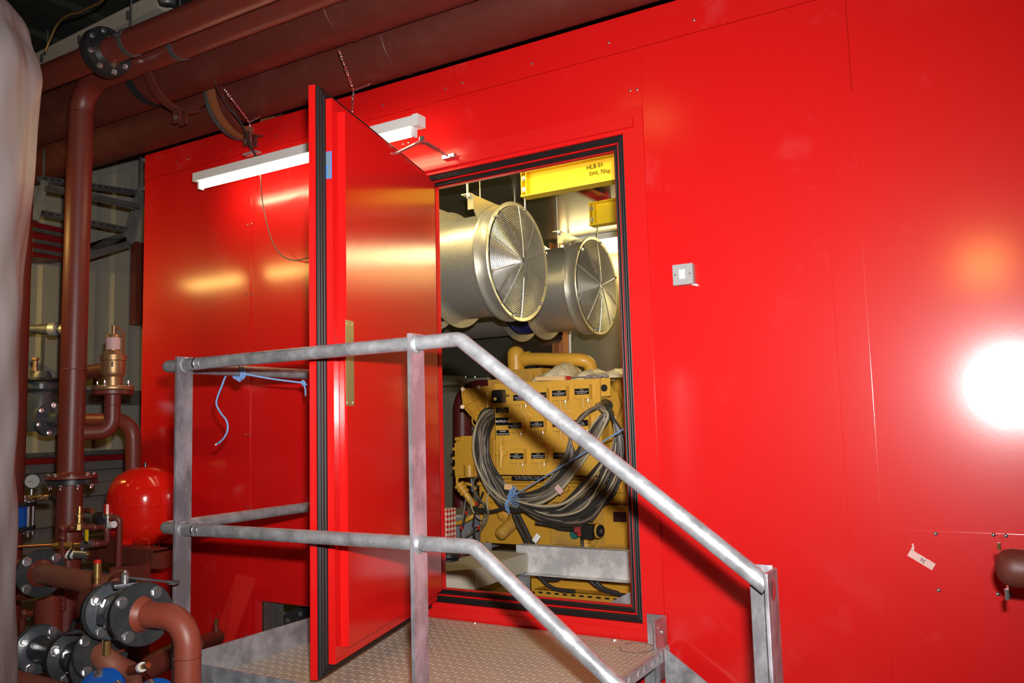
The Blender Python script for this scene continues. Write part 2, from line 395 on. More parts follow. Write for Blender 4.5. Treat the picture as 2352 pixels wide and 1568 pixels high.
# ---------------------------------------------------------------- rivets on the red wall
def rivet(px, py, Y=-.004, r=.006, label='small silver rivet in the red enclosure wall', group='rivets in the red wall'):
    p = at(px, py, Y)
    b = B(); b.lathe([(r, 0), (r*.95, .0016), (r*.55, .003), (r*.1, .0034)], p, (0, -1, 0), n=12); return tag(b.obj('rivet', 'steel'), label, 'rivet', group)
for px, py in ((406, 373), (432, 365), (528, 344), (568, 360), (636, 312), (880, 242), (1023, 203), (1062, 190), (1222, 146), (1398, 98), (1594, 46), (1447, 208), (1463, 206), (926, 330), (938, 327),
               (569, 516), (578, 514), (566, 674), (577, 676), (565, 998), (574, 998), (566, 1164), (575, 1165), (564, 1458), (501, 1408), (333, 372), (331, 432)):
    rivet(px, py)

# ================================================================ access cover patch on the right
cp = thing('access_cover', at(2200, 1358, -.005), 'flat red cover patch riveted low on the right of the red wall', 'cover plate')
p0, p1 = at(2056, 1216, -.004), at(2066, 1358, -.004)
xm, zt, zb = (at(2056, 1290, 0).x), p0.z, p1.z
xj = at(2300, 1222, -.004).x
B().bx(xm, xj-.001, -.004, -.0003, zb, zt, .001).obj('cover_sheet', 'red', cp)
B().bx(xj+.001, .9, -.0045, -.0003, zb, zt, .001).obj('cover_sheet', 'red', cp)
for px, py in ((2149, 1225), (2282, 1228), (2310, 1230), (2156, 1355), (2292, 1364), (2319, 1366)):
    B().lathe([(.0075, 0), (.007, .002), (.004, .0042), (.0004, .0048)], at(px, py, -.004), (0, -1, 0), n=14).obj('rivet', 'chrome', cp)
pt = thing('masking_tape', at(2115, 1305, -.006), 'torn strip of pale pink masking tape marked 36 on the red cover patch', 'tape')
a, c = at(2088, 1268, -.006), at(2145, 1302, -.006); d = (c-a).normalized(); n = V((0, -1, 0)).cross(d).normalized()*.0135
e = []
for k in range(9):
    f = k/8; e.append(a.lerp(c, f) + n*(1+.06*math.sin(k*2.3)))
e2 = [a.lerp(c, 1-k/8) - n*(1+.06*math.sin(k*3.1)) + (d*.004 if k % 2 else V((0, 0, 0))) for k in range(9)]
bb = B().prism(e+e2, (0, .0008, 0)); q = a + n*.9; bb.prism([q, q + V((.006, 0, .012)), q+V((.004, 0, .022)), q+V((.010, 0, .021)), q+V((.012, 0, .008)), q+d*.012], (0, .0008, 0)); bb.obj('tape_strip', 'tape', pt)
text('36', 'lettering', 'ink', pt, at(2120, 1287, -.0065), -d, -V((0, -1, 0)).cross(d)*-1 if False else V((0, 0, -1)), .020, .0002)

# light switch
sw = thing('light_switch', at(1568, 652, -.0), 'grey metal clad light switch with white rocker on the red wall', 'light switch')
a, c = at(1545, 608, -.035), at(1592, 652, -.035); cx, cz = (a.x+c.x)/2, (a.z+c.z)/2; s_ = .088
B().box((cx, -.0175, cz), (s_, .034, s_), None, .008).obj('switch_box', mat('grey_switch_paint', (.30, .31, .31), .4), sw)
B().box((cx, -.036, cz), (s_, .004, s_), None, .0018).obj('face_plate', mat('grey_face_plate', (.36, .37, .37), .4), sw)
B().box((cx-.001, -.0405, cz), (.026, .006, .040), None, .001).obj('rocker_surround', 'white', sw)
B().box((cx-.001, -.044, cz), (.020, .006, .032), Matrix.Rotation(.12, 3, 'X'), .001).obj('rocker', 'white', sw)
for s in (-1, 1): bolt(sw, (cx+s*.032, -.038, cz), (0, -1, 0), .004, .002, washer=False, name='screw')
b = B().cyl((cx+.03, -.012, cz-.042), (cx+.056, -.010, cz-.050), .0045, n=10); b.obj('cable_gland', 'white', sw)

# leaning red board
lb = B(); a, c = at(546, 1318, -.05), at(590, 1326, -.05); e, f = at(534, 1480, -.16), at(486, 1492, -.16)
down = (f-a)*.35
lb.prism([a, c, e+(e-c)*.35, f+down], (0, -.012, 0)); tag(lb.obj('red_board', mat('matte_red_board', (.62, .012, .010), .5)), 'narrow red board leaning on the red wall behind the platform', 'board')
# things seen through the low opening
ob = thing('flanged_pipe', at(650, 1460, .35), 'dark bolted pipe flange seen through low opening in red wall', 'pipe')
c = at(704, 1478, .32); ax = V((.30, -1, .1))
B().lathe([(.10, 0), (.215, 0), (.215, .03), (.10, .03)], c, ax, n=40, cap=False).obj('flange', 'blackflange', ob)
B().cyl(c, c-ax.normalized()*.5, .10).obj('pipe', 'oxide', ob)
B().cyl(c+V((-.40, .02, -.10)), c+V((-.08, .3, .10)), .05).obj('branch_pipe', 'oxide', ob)
bolts_ring(ob, c+ax.normalized()*.028, ax, .175, 12, .015, .004, 'steel', ph=.2, washer=False, name='bolt_hole')
sg = B().bx(HX0+.004, HX0+.075, .055, .085, Z0, HZ1-.004, .002); sg.bx(HX0+.068, HX0+.075, .085, .14, Z0, HZ1-.004, .002); tag(sg.obj('steel_stud', 'galv_dark'), 'galvanised steel stud at left edge of low wall opening', 'stud')

# ================================================================ platform and stairs
PZ = -.935; PX0, PX1, PY0, PY1 = -2.715, -1.285, -1.2, -.012
pl = thing('access_platform', ((PX0+PX1)/2, -.6, PZ-.2), 'galvanised step platform with dusty tread plate below the doorway', 'platform')
b = B(); b.bx(PX0, PX1, PY0, PY1, PZ-.006, PZ)
ix = 0; x = PX0+.02
while x < PX1-.01:
    yy = PY0+.02 + (.0125 if ix % 2 else 0); j = 0
    while yy < PY1-.01:
        a = (PI/4+.35) if (ix+j) % 2 else (-PI/4+.1); L, w_, h = .0105, .0032, .0017
        d = V((math.cos(a), math.sin(a), 0)); n = V((-d.y, d.x, 0)); c = V((x, yy, PZ))
        q = [c-d*L, c+n*w_, c+d*L, c-n*w_]; t = [c-d*L*.4+V((0, 0, h)), c+d*L*.4+V((0, 0, h))]
        vs = [b.bm.verts.new(p) for p in q+t]
        for f in ((0, 1, 4), (1, 5, 4), (1, 2, 5), (2, 3, 5), (3, 4, 5), (3, 0, 4)): b.bm.faces.new([vs[i] for i in f])
        yy += .025; j += 1
    x += .0235; ix += 1
b.obj('tread_plate', 'tread', pl, 20)
b = B(); b.bx(PX1, PX1+.008, PY0, PY1-.07, PZ-.045, PZ, .002)
yy = PY0+.02
while yy < PY1-.1: b.box((PX1+.008, yy, PZ-.022), (.004, .0055, .022), Matrix.Rotation(.5 if int(yy*40) % 2 else -.5, 3, 'X'), .001); yy += .03
b.obj('nosing', 'galv', pl)
B().bx(PX0-.008, PX0, PY0, -.015, PZ-.15, at(458, 1495, -1.2).z+.005, .002).obj('toe_board', 'galv', pl)
B().bx(PX0-.008, PX1, PY0-.008, PY0, PZ-.20, PZ+.055, .002).obj('front_fascia', 'galv', pl)
B().bx(PX0, PX1, -.012, -.004, PZ-.12, PZ-.003, .002).obj('rear_angle', 'galv', pl)
for x, y_ in ((PX0+.04, PY0+.05), (PX0+.04, -.08), (PX1-.05, PY0+.05), (PX1-.05, -.08)):
    b = B(); b.bx(x-.035, x+.035, y_-.004, y_+.004, Z0, PZ-.008, .001); b.bx(x-.035, x-.027, y_, y_+.06, Z0, PZ-.008, .001); b.obj('leg', 'galv', pl)
bolt(pl, atz(1411, 1470, PZ), (0, 0, 1), .011, .008); bolt(pl, atz(1091, 1430, PZ), (0, 0, 1), .008, .004)

st = thing('stair_flight', (-.9, -.65, Z0), 'short galvanised stair flight descending right from the platform', 'stairs')
def stringer(y):
    b = B(); z0 = PZ+.012; poly = [V((PX1+.012, y, z0)), V((PX1+.012, y, z0-.26)), V((-.45, y, Z0)), V((-.20, y, Z0))]
    b.prism(poly, (0, .008, 0)); q = [V((PX1+.012, y, z0)), V((-.20, y, Z0))]
    return b.obj('stringer', 'galv', st)
stringer(-.100); stringer(-1.188)
for k in range(3):
    x = PX1+.10+k*.27; z = PZ-.20-k*.19
    if z > Z0+.02: B().bx(x, x+.24, -1.178, -.10, z-.03, z, .002).obj('tread', 'tread', st)
br = thing('angle_bracket', (-1.28, -.05, PZ), 'galvanised angle bracket bolting stair stringer to the red wall', 'bracket')
a = at(1485, 1409, -.022); zt = a.z
b = B(); b.bx(a.x, a.x+.085, -.022, -.014, PZ-.06, zt, .0015); b.bx(a.x+.078, a.x+.086, -.150, -.022, PZ-.12, zt, .0015); b.obj('bracket_plate', 'galv_post', br)
bolt(br, (a.x+.086, -.07, zt-.055), (1, 0, 0), .011, .010)
bolt(br, (a.x+.086, -.11, zt-.03), (1, 0, 0), .006, .004)
rg = B(); c = atz(1463, 1487, PZ+.004); rg.torus(c, (0, 0, 1), .068, .0016, 40, 6)
for v in rg.bm.verts: v.co = V((c.x + (v.co.x-c.x)*1.0, c.y+(v.co.y-c.y)*1.15, v.co.z))
tag(rg.obj('wire_hoop', 'steel'), 'thin bent wire hoop lying on the tread plate near the bracket', 'wire')

# railing ------------------------------------------------------
RY = -1.25
rl = thing('stair_railing', (-1.7, RY, PZ), 'galvanised tube guard rail around the platform and down the stair', 'railing')
ztop = .262; zmid = -.372
xl = at(387, 848, RY+.03).x
pm = at(948, 790, RY).x; bend = at(1056, 778, RY); end = at(1768, 1350, RY)
mb = at(1088, 1250, RY); me_ = at(1415, 1566, RY)
slope = (end-bend).normalized()
top = [V((xl, -.03, ztop+.0)), V((xl, RY, ztop)), V((bend.x, RY, ztop+.004)), end + slope*.012]
def side(z, name, rest):
    pts = fillet([V((xl, -.03, z)), V((xl, RY, z))]+rest, [.06, .05], 8); return B().tube(pts, .0235, 20).obj(name, 'galv', rl)
side(ztop, 'top_rail', [V((bend.x, RY, ztop+.004)), end - slope*.006])
sl2 = (me_-mb).normalized(); newx = end.x
side(zmid, 'mid_rail', [V((mb.x, RY, zmid+.002)), V((mb.x, RY, zmid)) + sl2*((newx-mb.x)/sl2.x)])
def flat_post(x, zt, zb):
    b = B(); b.bx(x-.007, x+.007, RY-.033, RY+.040, zb, zt, .002); return b.obj('post', 'galv_post', rl)
xpl = at(421, 1000, RY).x; xpm = at(943, 1000, RY-.03).x
flat_post(xpl-.004, ztop+.032, PZ-.16); flat_post(xpm, ztop+.034, PZ-.16)
b = B(); b.bx(newx-.002, newx+.008, RY-.045, RY+.055, Z0, end.z+.042, .003); b.bx(newx-.062, newx-.002, RY+.045, RY+.055, Z0, end.z+.048, .003); b.obj('newel_post', 'galv_post', rl)
te = B(); te.lathe([(.001, .0016), (.020, .0016), (.0235, 0)], (newx+.0082, RY, end.z-.002), (1, 0, 0), n=28, cap=False)
for v in te.bm.verts: v.co.z = (v.co.z-end.z)*1.25+end.z
te.obj('tube_end', 'chrome', rl)
for z in (ztop, zmid):
    B().cyl((xpl+.072, RY, z), (xpl+.084, RY, z), .0250, n=24).obj('sleeve_ring', 'chrome', rl)
    B().cyl((xpl+.108, RY, z), (xpl+.112, RY, z), .0246, n=24).obj('sleeve_ring', 'chrome', rl)
    for xx in (xpl, xpm):
        B().lathe([(.024, 0), (.029, .001), (.030, .004), (.0245, .012)], (xx+.006, RY, z), (1, 0, 0), n=20, cap=False).obj('weld', 'galv', rl)

# rope on the railing
rp = thing('tie_rope', at(550, 860, -.9), 'light blue rope knotted to the left side of the railing', 'rope')
k0 = atx(549, 856, xl); k1 = at(697, 879, -.62)
kn = k0
tail = [(538, 852), (520, 862), (510, 885), (497, 922), (505, 945), (520, 965), (523, 985), (516, 1003), (506, 1014), (499, 1019)]
B().tube(spline([kn] + [at(x, y, kn.y-.03) for x, y in tail], 6), .0042, 8).obj('rope_tail', 'rope', rp)
B().tube(spline([kn, kn.lerp(k1, .5)-V((0, 0, .004)), k1], 8), .004, 8).obj('rope_span', 'rope', rp)
b = B()
for k in range(4): b.torus(kn+V((0, -.012+.008*k, 0)), (0.15*(k % 2), 1, .1), .0285, .0042, 24, 8)
b.torus(kn+V((.01, -.01, -.028)), (1, .3, .5), .010, .0045, 16, 8); b.obj('knot', 'rope', rp)
b = B(); b.torus(k1, (1, .2, .2), .010, .005, 16, 8); b.torus(k1+V((.006, 0, -.006)), (.2, .2, 1), .010, .005, 16, 8); b.tube([k1, k1+V((.012, 0, -.03)), k1+V((.014, 0, -.06))], .004, 8); b.obj('knot', 'rope', rp)
e = at(499, 1019, kn.y-.03)
b = B()
for k in range(7): b.tube([e+V((.004, 0, .003)), e+V((-.010, random.uniform(-.004, .004), random.uniform(-.008, .002)))], .0012, 5)
b.obj('frayed_end', 'whiteink', rp)

# ================================================================ open door leaf
hinge = V((-2.515, -.035, 0)); free = V((-2.19, -1.145, 0)); u = (free-hinge).normalized(); n = V((-u.y, u.x, 0))
if n.x < 0: n = -n          # inner side faces the doorway
LW = (free-hinge).length; zb_, zt_ = -.888, 1.300
dr = thing('enclosure_door', hinge+V((0, 0, zb_)), 'open red acoustic door leaf with black seals and stepped edges', 'door')
Rm = Matrix((u, n, V((0, 0, 1)))).transposed()
def dslab(name, m, u0, u1, n0, n1, z0, z1, bev=.002):
    c = hinge + u*((u0+u1)/2) + n*((n0+n1)/2) + V((0, 0, (z0+z1)/2)); return B().box(c, (u1-u0, n1-n0, z1-z0), Rm, bev).obj(name, m, dr)
dslab('outer_skin', 'red_door', 0, LW, -.012, .016, zb_, zt_)
dslab('leaf_step', 'red_door', .03, LW-.040, .016, .066, zb_+.045, zt_-.045)
dslab('leaf_panel', 'red_door', .05, LW-.085, .066, .098, zb_+.095, zt_-.085)
# seal around the rebate
b = B()
def seal_ring(off, nn, r):
    pts = [hinge+u*off+n*nn+V((0, 0, zb_+off)), hinge+u*(LW-off)+n*nn+V((0, 0, zb_+off)), hinge+u*(LW-off)+n*nn+V((0, 0, zt_-off)), hinge+u*off+n*nn+V((0, 0, zt_-off))]
    for i in range(4): b.cyl(pts[i], pts[(i+1) % 4], r, n=10)
seal_ring(.010, .023, .008); seal_ring(.022, .026, .010); seal_ring(.036, .030, .011); seal_ring(.006, .020, .0055)
b.obj('door_seal', 'rubber', dr)
# latch plate on the inner panel
def dpt(uu, nn, z): return hinge+u*uu+n*nn+V((0, 0, z))
rr = ray(800, 800); 
def on_door(px, py, nn):
    r = ray(px, py); o = hinge+n*nn; t = (o-CAM).dot(n)/r.dot(n); return CAM + r*t
a, c = on_door(793, 740, .098), on_door(813, 932, .098); ua, uc = (a-hinge).dot(u), (c-hinge).dot(u)
pp_ = dslab('push_plate', 'mirrorbrass', min(ua, uc), max(ua, uc), .098, .100, c.z, a.z+.01, .0006)
for uu in (min(ua, uc)+.012, max(ua, uc)-.012):
    for z in (c.z+.012, a.z-.004): bolt(pp_, dpt(uu, .100, z), n, .004, .002, washer=False, name='screw')
# rating sticker on the edge of the step
o_ = dpt(LW-.040, .041, 0); r = ray(737, 381); t = (o_-CAM).dot(u)/r.dot(u); sc0 = CAM+r*t
c_ = dpt(LW-.0395, .040, sc0.z); B().box(c_-u*.0002, (.001, .047, .106), Rm, .0003).obj('sticker_border', 'stickerblue', dr); B().box(c_, (.001, .042, .100), Rm, .0003).obj('sticker', 'sticker', dr)
sp = [o for o in dr.children if o.name.startswith('sticker') and 'border' not in o.name][0]
text('ING', 'lettering', 'stickerblue', sp, c_+u*.0012+V((0, 0, -.025)), V((0, 0, 1)), n*-1, .026, .0002, off=.0004)
text('SAS', 'lettering', 'stickerblue', sp, c_+u*.0012+V((0, 0, .025))-n*.008, V((0, 0, 1)), n*-1, .015, .0002)
# door closer arm
dc = thing('door_closer_arm', at(1020, 358, -.03), 'folding steel door closer arm over the red door head', 'door closer')
A_, Bm, Cc = at(1030, 358, -.045), at(970, 323, -.33), at(912, 352, -.55)
B().box(A_+V((-.004, .015, 0)), (.075, .028, .022), None, .003).obj('bracket', 'steel', dc)
b = B(); b.cyl(A_+V((0, -.01, 0)), Bm, .006, n=10); b.obj('forearm', 'steel', dc)
d = (Bm-A_); b = B(); b.box(A_.lerp(Bm, .66), (d.length*.55, .022, .010), d.to_track_quat('X', 'Z').to_matrix(), .003); b.obj('forearm_sleeve', 'steel', dc)
d = (Cc-Bm); b = B(); b.box(Bm.lerp(Cc, .5), (d.length, .024, .010), d.to_track_quat('X', 'Z').to_matrix(), .003); b.obj('main_arm', 'steel', dc)
B().cyl(Bm-V((0, 0, .014)), Bm+V((0, 0, .018)), .014, n=16).obj('pivot', 'chrome', dc)

# ================================================================ fluorescent batten in front of the wall
def batten(name, x0, x1, y, z, label, emat, parent_loc, hh=.052, group=None):
    t = thing(name, ((x0+x1)/2, y, z), label, 'light fitting', group)
    B().bx(x0-.035, x1+.04, y-.032, y+.032, z+.028, z+.028+hh, .004).obj('housing', 'white', t)
    B().bx(x1+.012, x1+.046, y-.034, y+.034, z+.026, z+.032+hh, .003).obj('end_cap', 'white', t)
    for x, s in ((x0, -1), (x1, 1)):
        b = B(); b.bx(x-.008, x+.008, y-.018, y+.018, z-.018, z+.03, .006); b.obj('lampholder', 'white', t)
    B().cyl((x0+.006, y, z), (x1-.006, y, z), .0135, n=16).obj('fluorescent_tube', emat, t)
    return t
TY = -.225
tl, tr_ = at(461, 431, TY), at(951, 304, TY); TZ = (tl.z+tr_.z)/2
bt = batten('fluorescent_light', tl.x, tr_.x, TY, TZ, 'lit white fluorescent batten hung on chains in front of red wall', 'tube_on', None)
B().bx(at(580, 380, TY).x-.06, at(580, 380, TY).x+.05, TY-.02, TY+.02, TZ+.113, TZ+.122, .001).obj('hanger_clip', 'galv', bt)
def chain(pts, label, link=.026, name='chain', wire_=.0018):
    b = B(); seq = []
    for i in range(len(pts)-1):
        a, c = V(pts[i]), V(pts[i+1]); L = (c-a).length; k = max(1, int(L/(link*.82)))
        for j in range(k): seq.append((a.lerp(c, (j+.5)/k), (c-a).normalized()))
    for i, (p, d) in enumerate(seq):
        u_, v_, _ = basis(d); q = Quaternion(d, (PI/2)*(i % 2)+.5*math.sin(i*1.7)); s1 = q @ u_
        lp = [p + d*(math.sin(t)*link*.5) + s1*(math.cos(t)*link*.21) for t in [2*PI*k/12 for k in range(12)]]
        b.tube(lp, wire_, 5, closed=True)
    return tag(b.obj(name, 'chrome'), label, 'chain')
x = at(577, 360, TY)
j1 = at(573, 281, TY); chain([V((x.x, TY, TZ+.12)), j1], 'short vertical chain from left end of fluorescent batten')
chain([j1, at(516, 206, -.52)], 'slanting chain from batten up to the big pipes on left'); chain([j1, at(600, 266, -.10)], 'short chain running right behind pipe collar')
x = at(806, 252, TY)
j2 = at(812, 208, TY); chain([V((x.x, TY, TZ+.12)), j2], 'short vertical chain above the open door top')
chain([j2, at(779, 117, -.5)], 'chain rising from above door to the overhead pipes'); chain([j2, at(852, 192, -.09)], 'thin chain end running right along the wall top')
tag(B().tube(spline([at(597, 392, -.19), at(599, 412, -.17), at(604, 470, -.06), at(622, 545, -.05), at(645, 584, -.05), at(672, 597, -.05), at(700, 594, -.06), at(740, 580, -.06)], 8), .0032, 8).obj('lamp_flex', 'cab_brown'), 'thin dark flex looping from batten down the red wall', 'cable')
tag(B().tube(spline([at(592, 364, TY-.01), at(572, 330, TY-.03), at(562, 300, -.26), at(545, 270, -.28), at(520, 240, -.34), at(503, 212, -.42), at(495, 190, -.5)], 8), .006, 8).obj('supply_cable', 'cab_black'), 'black supply cable rising from batten past the pipe collars', 'cable')

# ================================================================ overhead pipes
def xpipe(px, py, Y, z_only=True): return at(px, py, Y)
def tangent_low(px, py, Yt, R_):
    p = at(px, py, Yt); e = math.atan2(p.z, Yt-CAM.y); return V((p.x, Yt - math.sin(e)*R_, p.z + math.cos(e)*R_))
# p4: lowest big main right above the wall
def big(name, l0, l1, Yt, R_, xl_, xr_, label, m):
    a, c = tangent_low(*l0, Yt, R_), tangent_low(*l1, Yt, R_)
    z = (a.z+c.z)/2; y = (a.y+c.y)/2
    t = thing(name, ((xl_+xr_)/2, y, z), label, 'pipe')
    B().cyl((xl_, y, z), (xr_, y, z), R_, n=48).obj('pipe', m, t)
    return t, y, z
R4 = .17
p4, y4, z4 = big('main_pipe', (400, 327), (1540, 1), .0, R4, XE+.1, 2.2, 'largest dull red main running just above the red wall top', 'oxide_old')
for px in (895,): 
    x = at(px, 120, y4-.1).x
    B().torus((x, y4, z4), (1, 0, 0), R4, .004, 48, 6).obj('weld_seam', 'oxide_old', p4)
p3, y3, z3 = big('main_pipe', (351, 245), (900, 72), -.33, R4, XE+.1, 2.2, 'big dull red main second from the wall, ending at black smudge', 'oxide_old')
x = at(760, 60, y3-.1).x
B().torus((x, y3, z3), (1, 0, 0), R4, .004, 48, 6).obj('weld_seam', 'oxide_old', p3)
B().cyl((at(318, 215, -.5).x-.02, y3, z3), (at(318, 215, -.5).x+.04, y3, z3), R4+.003, n=48).obj('burnt_end', 'soot_shade', p3)
# clamps that hang under the mains
def clamp(px, py, y, z, R_, label, m='oxide_old', wd=.06, tw=1):
    x = at(px, py, y-.15).x
    t = thing('pipe_clamp', (x, y, z-R_), label, 'pipe clamp')
    for k in range(tw):
        xx = x - k*.10
        b = B(); seg = 40
        for s0, s1 in ((0, 2*PI),):
            ring = []
            for i in range(seg):
                a = 2*PI*i/seg; ring.append([V((xx+dx, y+math.cos(a)*q, z+math.sin(a)*q)) for dx, q in ((-wd/2, R_), (wd/2, R_), (wd/2, R_+.010), (-wd/2, R_+.010))])
            b.rings(ring, closed=True)
        b.obj('strap', m if k == 0 else 'galv_dark', t)
    b = B(); b.bx(x-.03, x+.03, y-.030, y-.014, z-R_-.075, z-R_+.0, .003); b.bx(x-.03, x+.03, y+.014, y+.030, z-R_-.075, z-R_+.0, .003); b.obj('lug', m, t)
    bolt(t, (x, y-.030, z-R_-.05), (0, -1, 0), .012, .012, 'steel')
    return t
clamp(360, 270, y3, z3-.045, R4+.05, 'dull red strap clamp with bolted lug under second main')
clamp(528, 290, y4, z4-.045, R4+.055, 'wide double strap clamp under the lowest main beside chain', tw=2, wd=.05)
x = at(575, 280, -.1).x
tag(B().lathe([(R4+.004, 0), (R4+.085, 0), (R4+.085, .02), (R4+.004, .02)], (x-.10, y4, z4-.03), (1, 0, 0), n=48, cap=False).obj('pipe_collar', 'rust'), 'orange brown collar ring round lowest main next to hanging chain', 'pipe collar')

# p2 with the drop pipe, p1 with flange and the far-left drop
R1 = .067
a2, c2 = tangent_low(300, 188, -.62, R1), tangent_low(700, 29, -.62, R1)
vx = at(178, 600, a2.y).x
pipe2 = thing('drop_pipe', (vx, a2.y, Z0), 'thick red pipe bending down from ceiling in front of end wall', 'pipe')
z2 = (a2.z+c2.z)/2; y2 = a2.y
vb = at(168, 1430, y2)
path = fillet([V((1.2, y2, z2)), V((vx, y2, z2)), V((vx-.030, y2, vb.z-.3))], .19, 14)
B().tube(path, R1, 36).obj('pipe', 'oxide', pipe2)
for py in (250,): B().torus(at(190, 262, y2)*1, (0, 0, 1), R1, .0025, 40, 6).obj('weld_seam', 'oxide', pipe2)
b = B(); q = at(178, 848, y2); b.torus((vx-.008, y2, q.z), (0, 0, 1), R1, .0025, 40, 6); b.obj('weld_seam', 'oxide', pipe2)
zf = at(165, 1104, y2).z
uf = B().lathe([(R1, .012), (.128, .012), (.131, .014), (.131, .030), (R1+.02, .034), (R1, .05)], (vx-.010, y2, zf), (0, 0, 1), n=44, cap=False).obj('upper_flange', 'oxide', pipe2)
lf_ = B().lathe([(R1, -.018), (.131, -.018), (.131, .009), (R1, .009)], (vx-.010, y2, zf), (0, 0, 1), n=44, cap=False).obj('lower_flange', 'blackflange', pipe2)
bolts_ring(uf, (vx-.010, y2, zf+.030), (0, 0, 1), .108, 8, .012, .012, ph=.25); bolts_ring(lf_, (vx-.010, y2, zf-.018), (0, 0, -1), .108, 8, .011, .014, ph=.25, stud=.8)
x = at(385, 118, y2-.07).x
def hanger(x, y, z, R_, label):
    t = thing('pipe_hanger', (x, y, z), label, 'pipe hanger'); b = B(); ring = []
    for i in range(36):
        a = 2*PI*i/36; ring.append([V((x+dx, y+math.cos(a)*q, z+math.sin(a)*q)) for dx, q in ((-.014, R_), (.014, R_), (.014, R_+.006), (-.014, R_+.006))])
    b.rings(ring, closed=True); b.obj('ring', 'galv_dark', t)
    B().cyl((x, y, z+R_), (x, y, HC), .005, n=8).obj('rod', 'galv_dark', t)
    b = B(); b.bx(x-.014, x+.014, y-R_-.03, y-R_+.002, z-.004, z+.004, .001); b.obj('ear', 'galv_dark', t); bolt(t, (x, y-R_-.018, z+.004), (0, 0, 1), .008, .012)
hanger(x, y2, z2, R1, 'grey ring hanger on the pipe that bends down')
y1 = y2-.19
a1 = at(303, 90, y1); c1 = at(455, 22, y1)
pz1 = at(240, 122, y1).z
pipe1 = thing('flanged_header', (a1.x, y1, pz1), 'uppermost red pipe with round bolted flange by the grey jacket', 'pipe')
z1 = pz1
vx0 = at(50, 300, y1).x
v0b = at(45, 1300, y1)
path = fillet([V((1.2, y1, z1)), V((vx0, y1, z1)), V((vx0, y1, Z0+.02))], .15, 12)
B().tube(path, R1, 32).obj('pipe', 'oxide', pipe1)
fx = at(235, 122, y1).x
B().lathe([(R1+.016, .060), (R1+.006, .072), (R1, .078)], (fx+.0, y1, z1), (1, 0, 0), n=40, cap=False).obj('weld_neck', 'oxide', pipe1)
B().lathe([(R1, -.03), (R1+.012, -.012), (.128, -.012), (.128, .014), (R1, .014)], (fx+.018, y1, z1), (1, 0, 0), n=44, cap=False).obj('flange', 'blackflange', pipe1)
ff = B().lathe([(R1, 0), (.128, 0), (.128, .024), (R1+.02, .024), (R1, .045)], (fx+.034, y1, z1), (1, 0, 0), n=44, cap=False).obj('flange', 'blackflange', pipe1)
bolts_ring(ff, (fx+.058, y1, z1), (1, 0, 0), .106, 8, .012, .012, ph=.3)
hanger(at(300, 85, y1).x, y1, z1, R1, 'grey ring hanger beside the round bolted flange')
# blue lined valve on the far left drop
zt, zb2 = at(60, 1165, y1).z, at(60, 1212, y1).z; xx = vx0
for z, s in ((zt, 1), (zb2, -1)):
    B().cyl((xx, y1, z), (xx, y1, z+s*.022), .125, n=36).obj('flange', 'blackflange', pipe1)
bvx = thing('wafer_valve', (xx, y1, zb2), 'small blue wafer valve clamped between flanges on far left pipe', 'valve')
B().cyl((xx, y1, zb2), (xx, y1, zt), .095, n=32).obj('body', 'blue', bvx)
for k in range(8):
    a = PI/8+k*PI/4; p = V((xx+.112*math.cos(a), y1+.112*math.sin(a), 0)); B().cyl(p+V((0, 0, zb2-.055)), p+V((0, 0, zt+.05)), .009, n=10).obj('stud', 'chrome', bvx)
bolts_ring(bvx, (xx, y1-.0, zt+.022), (0, 0, 1), .112, 8, .014, .012, ph=PI/8); bolts_ring(bvx, (xx, y1, zb2-.022), (0, 0, -1), .112, 8, .014, .012, ph=PI/8)
for k, z in enumerate((.35, .65)): B().sphere(V((xx, y1, zb2)).lerp(V((xx, y1, zt)), z*.6)+V((.05, -.083, 0)), .009).obj('brass_nipple', 'brass', bvx)

# cream trunking, tray and yellow cable above the pipes
YT = -.62
a, c = at(106, 142, YT), at(352, 22, YT)
tk = thing('cable_trunking', a, 'cream metal trunking along the ceiling above the red pipes', 'trunking')
d = (c-a).normalized(); L = (c-a).length
B().box(a.lerp(c, .5), (L+.2, .10, .085), d.to_track_quat('X', 'Z').to_matrix(), .004).obj('casing', 'cream', tk)
B().box(a.lerp(c, .5)+V((0, -.052, .035)), (L+.2, .006, .012), d.to_track_quat('X', 'Z').to_matrix(), .002).obj('lid_edge', 'cream', tk)
for f in (.05, .42, .86): B().box(a.lerp(c, f)+V((0, -.054, -.012)), (.02, .014, .05), d.to_track_quat('X', 'Z').to_matrix(), .003).obj('clip', 'galv_dark', tk)
c = at(384, -2, YT-.1); tag(B().lathe([(.002, -.03), (.04, -.028), (.046, -.01), (.046, .03), (.002, .035)], c, (.1, -.2, 1), n=28).obj('junction_box', 'galv_dark'), 'round grey conduit box at the end of cream trunking', 'junction box')
tag(B().tube(spline([at(104, 118, -1.0), at(118, 84, -1.0), at(135, 52, -1.0), at(160, 33, -1.0), at(195, 22, -1.0), at(260, -40, -1.0), V((at(280, -80, -1.0).x, -1.0, HC))], 6), .006, 8).obj('earth_cable', 'brass'), 'yellow green cable curving across the dark ceiling corner', 'cable')
tr = thing('cable_tray', at(190, 50, 0), 'dark perforated steel tray hung under the hall roof', 'cable tray')
b = B()
for k in range(3):
    a, c = at(130, 60+k*30-60, .6), at(420, -60+k*30-60, .6)
for k, yy in enumerate((.25, .75)):
    b.bx(-6.2, -1, yy-.01, yy+.01, HC-.45, HC-.38, .002)
for k in range(18): b.bx(-6.1+k*.3, -6.04+k*.3, .25, .75, HC-.45, HC-.425, .001)
b.obj('tray_rungs', 'galv_dark', tr)
for x in (-5.5, -4.4, -3.2): B().cyl((x, .5, HC-.42), (x, .5, HC), .006, n=8).obj('rod', 'galv_dark', tr)

